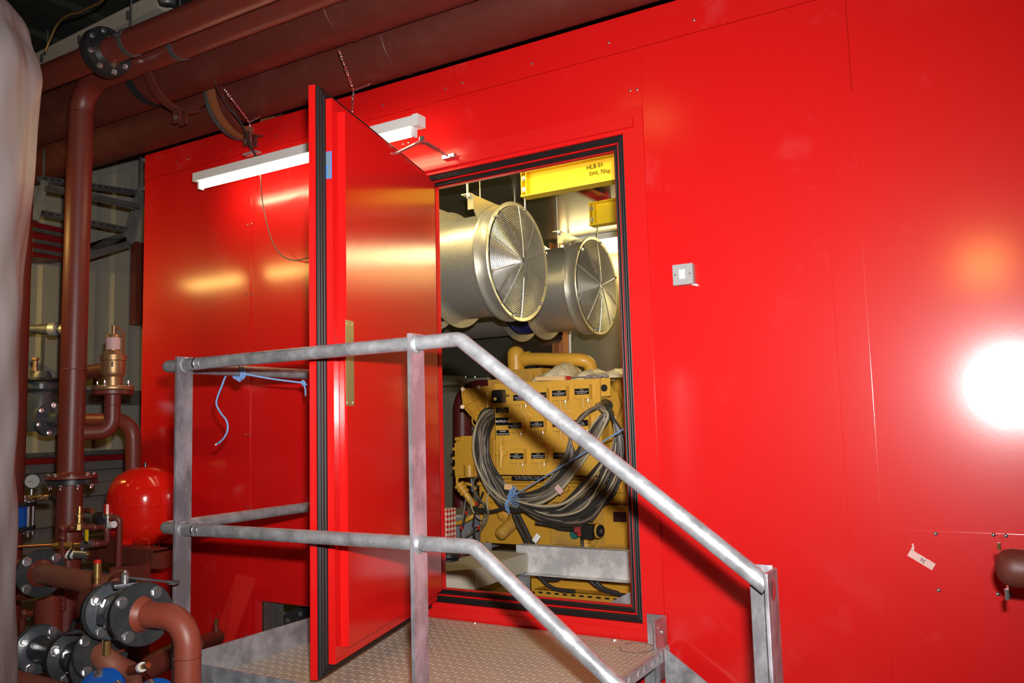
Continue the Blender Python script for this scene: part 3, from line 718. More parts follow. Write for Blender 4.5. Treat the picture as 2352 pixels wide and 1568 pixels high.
# ladder frame of slotted channel in front of the end wall
lf = thing('slotted_frame', atx(200, 580, XE+.7), 'dark slotted steel channel frame hung before the grey end wall', 'support frame')
XF = XE+.75
def chan(a, c, wd=.045, slots=True, m='galv_dark'):
    a, c = V(a), V(c); d = c-a; R_ = d.to_track_quat('X', 'Z').to_matrix(); b = B()
    b.box(a.lerp(c, .5), (d.length, wd, .004), R_); b.box(a.lerp(c, .5)+R_ @ V((0, wd/2, -.016)), (d.length, .004, .034), R_); b.box(a.lerp(c, .5)+R_ @ V((0, -wd/2, -.016)), (d.length, .004, .034), R_)
    nf = len(b.bm.faces)
    if slots:
        k = int(d.length/.05)
        for i in range(k): b.box(a.lerp(c, (i+.5)/k)+R_ @ V((0, -wd/2-.003, -.016)), (.024, .003, .010), R_)
    return b.obj('channel', m, lf, m2='soot_shade' if slots else None, m2from=nf)  # slots are black bars, the shade of the openings put into colour
chan(atx(90, 405, XF), atx(330, 440, XF)); chan(atx(85, 482, XF), atx(310, 527, XF)); chan(atx(110, 425, XF+.3), atx(316, 470, XF+.3), .06, False)
for p, q in (((104, 415), (80, 505)), ((330, 440), (297, 560)), ((297, 560), (205, 588)), ((325, 430), (290, 545))):
    a, c = atx(*p, XF+.05), atx(*q, XF+.02); d = c-a
    b = B().box(a.lerp(c, .5), (d.length, .012, .05), d.to_track_quat('X', 'Z').to_matrix(), .002); b.obj('side_bar', 'galv_dark', lf)
a, c = atx(200, 540, XF+.2), atx(285, 560, XF+.1); b = B().prism([atx(203, 560, XF), atx(285, 532, XF), atx(292, 556, XF), atx(205, 582, XF)], (0, 0, -.006)); b.obj('gusset_plate', 'galv_dark', lf)
for p in ((100, 408), (322, 440)):
    q = atx(*p, XF); B().cyl(q, V((q.x, q.y, HC)), .008, n=8).obj('hanger_rod', 'galv_dark', lf)
rs = thing('red_slat_unit', atx(110, 600, XE+.3), 'dark red louvred unit with grey slats beyond the drop pipe', 'louvre')
a, c, e, f = atx(76, 508, XE+.25), atx(160, 528, XE+.25), atx(160, 597, XE+.25), atx(76, 590, XE+.25)
B().prism([a, c, e, f], (-.27, 0, 0)).obj('casing', 'darkred', rs)
for y0_, y1_ in ((526, 543), (552, 567), (573, 588)):
    a, c = atx(76, y0_, XE+.29), atx(155, y1_, XE+.29); d = c-a; B().box(a.lerp(c, .5), (d.length, .02, .028), d.to_track_quat('X', 'Z').to_matrix(), .002).obj('slat', 'galv_dark', rs)
tag(B().bx(XE+.01, XE+.09, 0.1, 5, atx(100, 928, XE+.1).z, atx(100, 892, XE+.1).z, .004).obj('wall_rail', 'galv_dark'), 'grey steel rail fixed along the corrugated end wall', 'rail')
tag(B().bx(XE+.02, XE+.10, atx(311, 700, XE+.1).y, atx(311, 700, XE+.1).y+.12, atx(318, 745, XE+.1).z, atx(318, 555, XE+.1).z, .004).obj('timber_post', 'oxide_old'), 'brown post against end wall beside red enclosure corner', 'post')
# grey plastic fitting
gp_d = 0
gp = thing('plastic_union', P(105, 757, 5.6), 'grey plastic pipe union level with the drop pipe', 'pipe fitting')
a, c = P(66, 755, 5.6), P(160, 757, 5.6); d = (c-a).normalized()
B().cyl(a, c, .028, n=20).obj('pipe', 'galv_dark', gp)
B().lathe([(.034, 0), (.036, .05), (.034, .09)], a.lerp(c, .25), d, n=20).obj('socket', 'galv_dark', gp)
B().lathe([(.036, 0), (.05, .01), (.05, .05), (.036, .06)], a.lerp(c, .50), d, n=12).obj('union_nut', 'galv', gp)
B().lathe([(.036, 0), (.038, .008), (.038, .02)], a.lerp(c, .80), d, n=20).obj('clip', 'galv', gp)
B().tube([P(100, 770, 5.6), P(100, 790, 5.6), P(98, 870, 5.6)], .007, 8).obj('drain_tube', 'cab_black', gp)
q = P(112, 757, 5.6); B().bx(XE-.02, q.x, q.y-.015, q.y+.015, q.z-.015, q.z+.015, .002).obj('wall_bracket', 'galv_dark', gp)

# gate valve, dark
D5 = 5.15
gv = thing('gate_valve', P(95, 985, D5), 'dark grey gate valve with black handwheel left of drop pipe', 'valve')
B().lathe([(.075, 0), (.085, .04), (.085, .16), (.07, .24), (.095, .26), (.095, .29), (.06, .33), (.045, .37)], P(92, 990, D5), (0, 0, 1), n=28).obj('body', 'cast', gv)
c = P(97, 873, D5); B().torus(c, (0, 0, 1), .082, .012, 32, 10).obj('handwheel', 'black', gv)
b = B()
for k in range(3): a = k*PI*2/3; b.cyl(c, c+V((.08*math.cos(a), .08*math.sin(a), 0)), .008, n=8)
b.obj('wheel_spokes', 'black', gv)
B().cyl(P(97, 910, D5), P(97, 862, D5), .012, n=12).obj('stem', 'brass', gv)
c = P(110, 962, D5); ax = (P(140, 962, D5-.05)-c).normalized()
B().lathe([(.05, -.08), (.05, 0), (.105, 0), (.105, .03), (.045, .03), (.045, .12)], c, ax, n=32).obj('side_flange', 'cast', gv)
bolts_ring(gv, c+ax*.03, ax, .085, 6, .012, .012, ph=.4)
tag(B().lathe([(.011, 0), (.011, .05), (.02, .055), (.02, .08), (.014, .085), (.014, .12), (.022, .125), (.02, .14)], P(80, 872, D5+.1), (0, 0, 1), n=14).obj('drain_cock', 'bronze'), 'brass drain cock above the black handwheel', 'valve')

# safety valve group
DS = 4.75
sv = thing('safety_valve', P(258, 900, DS), 'bronze safety valve with lever and pink label on bolted flange', 'valve')
c0 = P(259, 896, DS)
k_ = DS/FPX
bfz = B().lathe([(.110, 0), (.112, .003), (.112, .020), (.110, .023), (.056, .024)], c0, (0, 0, 1), n=40).obj('bronze_flange', 'bronze', sv)
B().lathe([(.050, .02), (.050, .075), (.060, .085), (.064, .10), (.064, .165), (.070, .17), (.070, .20), (.060, .203)], c0+V((.0, 0, 0)), (0, 0, 1), n=32).obj('body', 'bronze', sv)
B().lathe([(.054, .20), (.054, .225)], c0, (0, 0, 1), n=6).obj('hex_nut', 'bronze', sv)
B().lathe([(.040, .22), (.040, .31), (.036, .318)], c0, (0, 0, 1), n=28).obj('bonnet', 'bronze', sv)
B().lathe([(.0412, .232), (.0412, .300)], c0, (0, 0, 1), n=28, cap=False).obj('paper_label', 'pink', sv)
B().cyl(c0+V((0, 0, .315)), c0+V((0, 0, .37)), .013, n=16).obj('spindle', 'bronze', sv)
b = B(); rr = V((CR.x, CR.y, 0)).normalized()
pl_ = [(-.012, .372), (.018, .372), (.042, .345), (.058, .33), (.058, .205), (.046, .205), (.046, .325), (.034, .338), (.014, .358), (-.012, .358)]
b.prism([c0 + rr*x_ + V((0, 0, z_)) - V((CF.x, CF.y, 0))*.008 for x_, z_ in pl_], V((CF.x, CF.y, 0))*.016); b.obj('lever', 'bronze', sv)
B().box(c0+rr*.022+V((0, 0, .145))-V((CF.x, CF.y, 0)).normalized()*.062, (.024, .004, .03), None, .001).obj('rating_tag', 'galv', sv)
bolts_ring(bfz, c0+V((0, 0, .023)), (0, 0, 1), .09, 4, .012, .014, ph=.5, stud=1.2)
out = c0 - rr*.14 + V((0, 0, .125)) + V((CF.x, CF.y, 0))*.12
B().tube([c0+V((0, 0, .125)), c0 - rr*.05+V((0, 0, .125))+V((CF.x, CF.y, 0))*.04], [.062, .050], 24).obj('outlet_boss', 'bronze', sv)
B().lathe([(.105, -.026), (.110, -.022), (.110, -.003), (.05, -.003)], c0, (0, 0, 1), n=40).obj('lower_flange', 'oxide', sv)
op = thing('branch_pipe', P(230, 960, DS), 'curved red branch pipe carrying the bronze safety valve', 'pipe')
vv = V((vx-.009, y2, 0)); lo = c0 + V((0, 0, -.235))
q = V((vv.x, vv.y, lo.z)) 
B().tube(fillet([c0+V((0, 0, -.02)), V((c0.x, c0.y, lo.z)), q+ (V((c0.x, c0.y, lo.z))-q).normalized()*.05], .15, 12), .043, 28).obj('elbow', 'oxide', op)
B().torus(c0+V((0, 0, -.085)), (0, 0, 1), .043, .002, 28, 6).obj('weld_seam', 'oxide', op)
op2 = B().tube([c0 - rr*.045+V((0, 0, .125))+V((CF.x, CF.y, 0))*.04, c0 - rr*.35+V((0, 0, .115))+V((CF.x, CF.y, 0))*.25], .042, 24); tag(op2.obj('vent_pipe', 'oxide'), 'straight red vent pipe leaving the safety valve to left', 'pipe')
# back pipe with elbow down at the enclosure corner
bp_ = [P(120, 966, 5.25), P(306, 966, 5.15), P(306, 1300, 5.15)]
tag(B().tube(fillet(bp_, .11, 10), .046, 24).obj('rear_pipe', 'oxide'), 'red pipe turning down against the left edge of red enclosure', 'pipe')

# expansion vessel
DV = 4.85
ev = thing('expansion_vessel', P(330, 1258, DV), 'glossy red expansion vessel standing on red steel brackets', 'pressure vessel')
c = P(331, 1253, DV); h = (P(331, 1072, DV)-c).z; r_ = .205
prof = [(.001, 0), (.06, .004), (.12, .022), (.165, .055), (.192, .095), (.203, .14), (r_, .19), (r_, h*.515), (r_+.005, h*.52), (r_+.005, h*.535), (r_, h*.54), (r_, h*.62), (.200, h*.70), (.185, h*.79), (.150, h*.90), (.10, h*.965), (.05, h*.993), (.001, h)]
B().lathe(prof, c, (0, 0, 1), n=64).obj('shell', 'vessel', ev)
B().cyl(c+V((0, 0, h-.004)), c+V((0, 0, h+.022)), .009, n=10).obj('air_valve', 'black', ev)
for k in range(3):
    a = .9+k*2*PI/3; d = V((math.cos(a), math.sin(a), 0)); e = d.cross(V((0, 0, 1)))
    p = c + d*.165; b = B(); b.prism([p-e*.035+V((0, 0, .06)), p+e*.035+V((0, 0, .06)), p+e*.045+d*.03+V((0, 0, -.01)), p-e*.045+d*.03+V((0, 0, -.01))], d*.006)
    b.obj('foot', 'vessel', ev); bolt(ev, p+d*.045+V((0, 0, -.008)), (0, 0, 1), .011, .010)
for px in (342, 366): B().tube([P(px-14 if px < 350 else px+12, 1236, DV-.2), P(px, 1240, DV-.21), P(px, 1258, DV-.21), P(px+(-2 if px > 350 else 3), 1262, DV-.21)], .0022, 6).obj('wire_bracket', 'vessel', ev)
vb_ = thing('vessel_bracket', P(300, 1290, DV), 'dull red channel brackets carrying the expansion vessel', 'bracket')
def beam_c(a, c, hh, wd, t_=.006, m='oxide_old', parent=None, name='channel'):
    a, c = V(a), V(c); d = c-a; R_ = d.to_track_quat('X', 'Z').to_matrix(); mid = a.lerp(c, .5); b = B()
    b.box(mid, (d.length, t_, hh), R_, .001); b.box(mid+R_ @ V((0, wd/2, hh/2)), (d.length, wd, t_), R_, .001); b.box(mid+R_ @ V((0, wd/2, -hh/2)), (d.length, wd, t_), R_, .001); return b.obj(name, m, parent)
zc = c.z-.055
beam_c(P(205, 1268, 4.72), P(350, 1283, 4.45), .085, .10, parent=vb_); beam_c(P(240, 1256, 5.0), P(405, 1272, 4.80), .07, .09, parent=vb_)
b = B().box(P(368, 1285, 4.5), (.10, .10, .085), Matrix.Rotation(.3, 3, 'Z'), .012); b.obj('box_end', 'oxide', vb_)
pu = thing('support_post', P(320, 1460, 4.2), 'wide dull red steel post standing behind the grey ball valve', 'post')
a = P(278, 1300, 4.15); c_ = P(346, 1296, 4.05); 
B().prism([a, c_, V((c_.x, c_.y, Z0)), V((a.x, a.y, Z0))], (-.012, -.006, 0)).obj('web', 'oxide', pu)
B().prism([a, a-V((-.02, .07, -.006)), V((a.x+.02, a.y-.07, Z0)), V((a.x, a.y, Z0))], (-.008, 0, 0)).obj('flange', 'oxide', pu)
B().prism([c_, c_-V((-.012, .05, -.006)), V((c_.x+.012, c_.y-.05, Z0)), V((c_.x, c_.y, Z0))], (-.008, 0, 0)).obj('flange', 'oxide', pu)

# small bore pipework with gauge, cocks and relief valve
DP = 4.35
def pk(*pts, d=DP): return [P(x_, y_, (pp[0] if pp else d)) for x_, y_, *pp in pts]
sb = thing('small_bore_pipework', P(180, 1300, DP), 'thin red pipe loop with brass fittings beside the drop pipe', 'pipe')
B().tube(fillet(pk((145, 1400), (145, 1213), (200, 1211), (246, 1207), (247, 1246), (150+80, 1248), (190, 1250)), .028, 6), .0165, 14).obj('loop_pipe', 'oxide', sb)
B().tube(fillet(pk((140, 1262), (143, 1400), (100, 1404), (52, 1412), (50, 1470)), .03, 6), .0165, 14).obj('lower_pipe', 'oxide', sb)
for x_, y_ in ((145, 1235), (145, 1213), (142, 1388), (128, 1402), (224, 1248), (165, 1211), (218, 1210), (56, 1408)):
    B().sphere(P(x_, y_, DP-.002), .021, n=14).obj('joint_bead', 'oxide', sb)
B().tube(fillet(pk((250, 1187), (275, 1188), (271, 1330)), .03, 8), .0165, 14).obj('vent_leg', 'oxide', sb)
B().tube(pk((20, 1257), (135, 1251)), .008, 12).obj('copper_tube', 'copper', sb)
for x0_, x1_, r_ in ((121, 130, .016), (130, 138, .021), (150, 160, .020), (160, 170, .022)):
    B().cyl(P(x0_, 1253, DP-.015), P(x1_, 1252, DP-.015), r_, n=6).obj('compression_nut', 'brass', sb)
B().cyl(P(172, 1252, DP-.015), P(192, 1250, DP-.015), .014, n=14).obj('ball_valve', 'brass', sb)
B().cyl(P(190, 1249, DP-.02), P(216, 1247, DP-.02), .022, n=8).obj('valve_body', 'chrome', sb)
a, c = P(199, 1242, DP-.05), P(199, 1217, DP-.06); B().box(a.lerp(c, .5), (.024, .005, (c-a).length), None, .002).obj('yellow_lever', 'yellow', sb)
B().cyl(P(199, 1246, DP-.03), P(199, 1238, DP-.05), .013, n=12).obj('lever_boss', 'black', sb)
B().cyl(P(189, 1262, DP-.02), P(189, 1254, DP-.02), .012, n=10).obj('tee', 'steel', sb)
for x0_, x1_, r_, mm in ((155, 160, .024, 'white'), (160, 166, .022, 'black'), (166, 171, .024, 'white'), (171, 202, .021, 'steel'), (202, 207, .012, 'brass')):
    B().cyl(P(x0_, 1272, DP-.03), P(x1_, 1274, DP-.03), r_, n=16).obj('drain_valve', mm, sb)
b = B().lathe([(.026, 0), (.026, .03), (.014, .034), (.014, .06), (.017, .062), (.017, .08), (.009, .084), (.008, .12)], P(182, 1216, DP-.01), (0, 0, 1), n=10); b.obj('air_cock', 'brass', sb)
b = B().lathe([(.016, 0), (.016, .05), (.026, .052), (.026, .075), (.016, .08), (.016, .10)], P(247, 1212, DP-.01), (0, 0, 1), n=12); b.obj('chrome_tee', 'chrome', sb)
b = B().lathe([(.018, 0), (.022, .012), (.018, .028)], P(247, 1186, DP-.01), (0, 0, 1), n=14); b.obj('relief_body', 'brass', sb)
b = B().lathe([(.021, 0), (.016, .045), (.013, .048)], P(247, 1178, DP-.01), (0, 0, 1), n=10); b.obj('red_cap', 'redplastic', sb)
B().cyl(P(224, 1190, DP-.0), P(236, 1190, DP-.03), .033, n=24).obj('gauge_back', 'black', sb)
B().cyl(P(252, 1206, DP-.02), P(262, 1204, DP-.04), .018, n=16).obj('white_plug', 'white', sb)
B().cyl(P(195, 1172, 4.6), P(212, 1173, 4.55), .014, n=12).obj('side_nipple', 'copper', sb)
# dial gauge and cock on the far left pipe
dg = thing('pressure_gauge', P(74, 1105, 4.5), 'round black rimmed dial gauge beside the far left pipe', 'gauge')
c = P(74, 1105, 4.5); ax = V((.80, -.20, .05)).normalized()
B().cyl(c-ax*.02, c, .042, n=32).obj('case', 'black', dg); B().cyl(c, c+ax*.002, .036, n=32).obj('dial', 'dial', dg)
u_, v_, _ = basis(ax); B().prism([c+ax*.003-v_*.002, c+ax*.003+v_*.002, c+ax*.003+u_*.028], ax*.001).obj('needle', 'black', dg)
B().tube([c-ax*.01-V((0, 0, .04)), c-ax*.01-V((0, 0, .09))], .008, 8).obj('stem', 'steel', dg)
bf = thing('brass_cock', P(95, 1143, 4.5), 'row of brass fittings on the end of a small cock', 'valve')
for x0_, x1_, r_, mm in ((66, 76, .016, 'bronze'), (76, 90, .013, 'brass'), (90, 98, .018, 'bronze'), (98, 104, .014, 'steel'), (104, 114, .018, 'bronze'), (114, 120, .013, 'black')):
    B().cyl(P(x0_, 1143, 4.5), P(x1_, 1142, 4.5), r_, n=12).obj('fitting', mm, bf)

# lower left flanged valves -------------------------------------------------
def flange(parent, c, ax, R_, t, m, n=4, br=.014, ph=.6, name='flange', bd=None, bm='chrome'):
    ax = V(ax).normalized(); B().lathe([(.03, 0), (R_-.003, 0), (R_, .003), (R_, t-.003), (R_-.003, t), (.03, t)], V(c), ax, n=48, cap=False).obj(name, m, parent)
    bolts_ring(parent, V(c)+ax*t, ax, R_*.78, n, br, .012, bm, ph=ph)
# long pipe with the black flange
lp = thing('flanged_pipe', P(95, 1316, 3.75), 'dusty red pipe with black bolted flange below the vessel', 'pipe')
fa, fb = P(95, 1316, 3.72), P(300, 1352, 3.50); ax = (fb-fa).normalized()
ax2 = (P(150, 1326, 3.5)-P(95, 1316, 3.72)).normalized()
B().tube([P(20, 1305, 3.95), fa, P(210, 1338, 3.45), P(262, 1352, 3.35)], .045, 30).obj('pipe', 'oxide_dusty', lp)
lpf = B().lathe([(.03, -.022), (.102, -.022), (.104, -.019), (.104, -.003), (.102, 0), (.03, 0)], fa, ax2, n=48, cap=False).obj('flange', 'blackflange', lp)
B().lathe([(.060, 0), (.051, .012), (.044, .018)], fa, ax2, n=32, cap=False).obj('weld_neck', 'oxide', lp)
bolts_ring(lpf, fa, ax2, .084, 4, .016, .014, ph=PI/4)
# ball valve in the foreground
va = thing('ball_valve', P(290, 1480, 2.8), 'dark grey flanged ball valve in the lower left foreground', 'valve')
Fc, Bc = P(327, 1410, 2.72), P(258, 1402, 2.93); ax = (Fc-Bc).normalized(); L = (Fc-Bc).length
u_, v_, _ = basis(ax)
B().lathe([(.04, 0), (.093, 0), (.096, .003), (.096, .022), (.093, .025), (.060, .027), (.056, L*.35), (.062, L*.42), (.067, L*.5), (.062, L*.6), (.058, L*.68), (.062, L-.05), (.093, L-.047), (.096, L-.044), (.096, L-.026), (.093, L-.023), (.04, L-.023)], Bc, ax, n=48).obj('body', 'cast', va)
vcf = B().lathe([(.04, L-.021), (.099, L-.021), (.101, L-.018), (.101, L-.002), (.099, L), (.04, L)], Bc, ax, n=48).obj('counter_flange', 'blackflange', va)
B().lathe([(.04, -.024), (.098, -.024), (.100, -.021), (.100, -.004), (.098, -.001), (.04, -.001)], Bc, ax, n=48).obj('counter_flange', 'blackflange', va)
bolts_ring(vcf, Fc, ax, .078, 4, .015, .014, ph=PI/4+.15); bolts_ring(va, Bc+ax*.025, ax, .078, 4, .014, .012, ph=PI/4+.15)
bm_ = Bc.lerp(Fc, .42)
for s in (-1, 1):
    e = V((0, 0, 1)).cross(ax).normalized()*s
    B().box(bm_+e*.055+V((0, 0, -.012)), (.05, .045, .035), None, .006).obj('side_boss', 'cast', va)
for f_, rr_, hh in ((.28, .064, .030), (.50, .072, .034)):
    B().lathe([(rr_, -hh/2), (rr_+.004, -hh/2+.004), (rr_+.004, hh/2-.004), (rr_, hh/2)], Bc.lerp(Fc, f_), ax, n=8).obj('body_rib', 'cast', va)
B().cyl(bm_+V((0, 0, .05)), bm_+V((0, 0, .088)), .022, n=18).obj('neck', 'cast', va)
B().box(bm_+V((0, 0, .094)), (.085, .075, .014), Matrix.Rotation(-.5, 3, 'Z'), .004).obj('top_pad', 'cast', va)
B().lathe([(.014, 0), (.014, .028), (.009, .034), (.009, .042)], bm_+V((0, 0, .098)), (0, 0, 1), n=16).obj('stem', 'steel', va)
h0, h1 = bm_+V((0, 0, .116)), P(398, 1337, 3.02); d = h1-h0
b = B(); b.box(h0.lerp(h1, .5), (d.length, .042, .009), d.to_track_quat('X', 'Z').to_matrix(), .0025); b.cyl(h1-V((0, 0, .0045)), h1+V((0, 0, .0045)), .021, n=20); b.obj('lever', 'galv_dark', va)
# elbow down from the front flange
M['oxide_lit'] = mat('lit_oxide_primer', (.225, .044, .023), .45, noise=((.19, .052, .034), .45, .75), nscale=14, bump=.05, bscale=90)  # oxide primer with the flash light on near pipes put into its colour
ep = thing('elbow_pipe', P(420, 1568, 2.75), 'red elbow pipe leaving foreground ball valve and turning down', 'pipe')
e0, e1, e2 = Fc, P(432, 1418, 2.66), P(430, 1640, 2.66)
e2 = V((e1.x, e1.y, Z0+.1))
B().tube(fillet([e0, e1, e2], .105, 16), .0415, 32).obj('elbow', 'oxide_lit', ep)
B().lathe([(.058, 0), (.050, .012), (.042, .02)], Fc, (e1-e0), n=32, cap=False).obj('weld_neck', 'oxide_lit', ep)
B().torus(V((e1.x, e1.y, P(428, 1506, 2.66).z)), (0, 0, 1), .0415, .0018, 32, 6).obj('weld_seam', 'oxide', ep)
tp = thing('tail_pipe', P(205, 1390, 3.0), 'red pipe bulging behind the foreground ball valve', 'pipe')
B().tube(fillet([Bc, P(205, 1393, 3.12), P(205, 1372, 3.38), P(330, 1368, 3.5)], .09, 10), .046, 28).obj('pipe', 'oxide', tp)
# brass air vents
def vent(px, py0, py1, d, label, red):
    t = thing('air_vent', P(px, py1, d), label, 'air vent'); a, c = P(px, py1, d), P(px, py0, d); h = (c-a).z; r_ = .0135
    B().lathe([(r_*.9, 0), (r_*.9, h*.12), (r_*.75, h*.13), (r_*.75, h*.2), (r_*1.05, h*.22), (r_*1.05, h*.92), (r_*.8, h*.95)], a, (0, 0, 1), n=20).obj('brass_body', 'brass', t)
    B().lathe([(r_*1.15, -.07), (r_*1.15, 0)], a, (0, 0, 1), n=18).obj('socket', 'oxide', t)
    if red: B().lathe([(r_*.95, h*.93), (r_*.95, h*1.06), (r_*.6, h*1.10)], a, (0, 0, 1), n=18).obj('red_cap', 'redplastic', t)
vent(223, 1290, 1338, 3.0, 'brass air vent with red cap behind foreground ball valve', True)
vent(244, 1462, 1515, 2.95, 'brass air vent without cap below foreground ball valve', False)
tag(B().tube(spline([P(243, 1338, 3.0), P(252, 1322, 3.0), P(268, 1312, 3.0), P(285, 1310, 3.0)], 6), .006, 10).obj('copper_pigtail', 'copper'), 'short bent copper tube above the foreground ball valve', 'pipe')
tag(B().tube(spline([P(252, 1510, 3.0), P(262, 1500, 3.0), P(275, 1496, 3.0), P(286, 1492, 3.0)], 6), .006, 10).obj('copper_pigtail', 'copper'), 'short bent copper tube near the lower brass air vent', 'pipe')
# strainer and valve at lower left
vl = thing('strainer_valve', P(130, 1560, 3.4), 'grey flanged strainer and valve at the bottom left corner', 'valve')
A1, A2, A3 = P(90, 1490, 3.45), P(168, 1508, 3.17), P(228, 1500, 3.0); ax = (A2-A1).normalized(); L = (A2-A1).length
B().lathe([(.03, 0), (.092, 0), (.096, .003), (.096, .022), (.092, .025), (.056, .028), (.052, .05), (.050, L-.04), (.058, L-.03), (.092, L-.028), (.096, L-.025), (.096, L-.003), (.03, L)], A1, ax, n=48).obj('strainer_body', 'cast', vl)
B().lathe([(.03, -.024), (.098, -.024), (.098, -.002), (.03, -.002)], A1, ax, n=48).obj('counter_flange', 'blackflange', vl)
bolts_ring(vl, A1+ax*.025, ax, .078, 4, .015, .014, ph=PI/4+.2)
ax3 = (A3-A2).normalized(); L3 = (A3-A2).length
B().lathe([(.03, .002), (.098, .002), (.101, .005), (.101, .022), (.098, .025), (.060, .03), (.066, L3*.5), (.060, L3-.03), (.096, L3-.025), (.096, L3)], A2, ax, n=48).obj('valve_body', 'blackflange', vl)
bolts_ring(vl, A2+ax*.025, ax, .080, 4, .015, .014, ph=PI/4+.3)
bmm = A2.lerp(A3, .5)
B().box(bmm+V((.02, -.06, 0)), (.05, .045, .05), None, .008).obj('side_boss', 'cast', vl)
B().box(bmm+V((0, 0, .088)), (.07, .06, .014), Matrix.Rotation(.3, 3, 'Z'), .003).obj('top_pad', 'cast', vl)
B().lathe([(.012, 0), (.012, .03), (.008, .04)], bmm+V((.01, 0, .09)), (0, 0, 1), n=14).obj('stem', 'steel', vl)
h0 = bmm+V((0, 0, .10)); h1 = P(100, 1455, 3.0); 
h0_, h1_ = P(202, 1450, 3.0), P(140, 1457, 3.15); d = h1_-h0_; B().box(h0_.lerp(h1_, .5), (d.length, .03, .006), d.to_track_quat('X', 'Z').to_matrix(), .002).obj('lever', 'steel', vl)
flange(vl, A3, ax3, .096, .02, 'blackflange', 4, .015, .8, 'end_flange')
# pipe run below
rp2 = thing('lower_header', P(280, 1540, 3.2), 'dusty red header with brass nipple under the ball valve', 'pipe')
B().tube(fillet([A3, P(258, 1528, 2.95), P(298, 1545, 3.05), P(308, 1650, 3.1)], .06, 10), .040, 26).obj('pipe', 'oxide_dusty', rp2)
B().cyl(P(298, 1540, 2.98), P(322, 1533, 2.93), .016, n=14).obj('socket', 'oxide', rp2); B().cyl(P(322, 1533, 2.93), P(327, 1531, 2.92), .017, n=14).obj('white_ring', 'white', rp2); B().cyl(P(327, 1531, 2.92), P(341, 1527, 2.90), .010, n=12).obj('nipple', 'brass', rp2)
for i, (px, py, dd, lab) in enumerate(((225, 1588, 2.85, 'blue round pump flange at the bottom edge under the air vent'), (345, 1612, 2.85, 'blue round pump flange at the bottom edge beside elbow pipe'))):
    t = thing('pump_flange', P(px, py, dd), lab, 'flange'); c = P(px, py, dd); ax = (V((.28, -.62, .55))).normalized()
    B().lathe([(.02, -.03), (.080, -.03), (.085, -.027), (.085, -.003), (.080, 0), (.02, 0)], c, ax, n=48).obj('blue_disc', 'blue', t); bolts_ring(t, c, ax, .066, 4, .013, .013, ph=.35)
    B().lathe([(.05, -.2), (.05, -.03)], c, ax, n=24).obj('pump_neck', 'blue', t)
tag(B().tube([P(20, 1566, 3.0), P(190, 1612, 2.7)], .045, 24).obj('floor_pipe', 'oxide_dusty'), 'dusty brown pipe crossing the bottom left corner', 'pipe')
tag(B().tube([P(450, 1480, 3.9), P(500, 1462, 4.2)], .035, 20).obj('stub_pipe', 'oxide'), 'red pipe passing behind the foot of left railing post', 'pipe')
nip = thing('brass_plug', P(496, 1440, 4.15), 'small brass plug on red stub pipe by leaning board', 'plug')
B().cyl(P(497, 1452, 4.15), P(497, 1432, 4.15), .013, n=12).obj('socket', 'oxide', nip); B().cyl(P(497, 1432, 4.15), P(497, 1421, 4.15), .010, n=6).obj('plug', 'brass', nip)
tag(B().tube([P(345, 1530, 3.9), P(450, 1478, 3.9)], .055, 24).obj('cross_pipe', 'oxide'), 'red pipe behind the elbow near the platform corner', 'pipe')
tag(B().tube([P(110, 1380, 4.1), P(112, 1560, 3.9)], .06, 24).obj('riser_pipe', 'oxide'), 'stout red riser behind the grey strainer', 'pipe')
tag(B().tube(fillet([P(10, 1378, 4.0), P(62, 1370, 3.9), P(90, 1362, 3.9)], .03, 5), .014, 14).obj('feed_pipe', 'oxide'), 'thin orange red pipe at left edge beneath black flange', 'pipe')
tag(B().tube(spline([P(165, 1450, 3.7), P(172, 1430, 3.7), P(190, 1420, 3.7), P(215, 1425, 3.7)], 6), .014, 10).obj('black_hose', 'cab_black'), 'black hose arching behind the grey valves', 'hose')
# right hand pipe end
re = thing('wall_pipe', at(2290, 1340, -.6), 'dull red capped pipe entering from the right frame edge', 'pipe')
q0, q1 = P(2287, 1300, 2.35), P(2520, 1322, 2.25)
d = (q1-q0).normalized(); q1 = q0+d*1.9; rr_ = .052
B().tube([q0-d*.002, q0+d*.006, q0+d*.02, q0+d*.04, q0+d*.07, q1], [.012, .034, .047, .053, .053, .053], 32).obj('pipe', 'oxide_old', re)
ps = thing('pipe_strap', at(2300, 1340, -.02), 'thin threaded rod strap holding the capped pipe on the right wall', 'pipe strap')
a = P(2298, 1246, 2.40); c = P(2305, 1362, 2.40)
B().cyl(q0+d*.022+V((0, 0, -.06)), q0+d*.022+V((0, 0, -.09)), .006, n=8).obj('rod', 'steel', ps); B().cyl(q0+d*.012+V((0, 0, .045)), q0+d*.012+V((0, 0, .066)), .005, n=8).obj('rod_top', 'brass', ps)
B().cyl(q0+d*.022+V((0, 0, -.088)), V(((q0+d*.022).x, -.004, q0.z-.09)), .004, n=8).obj('wall_fixing', 'steel', ps)

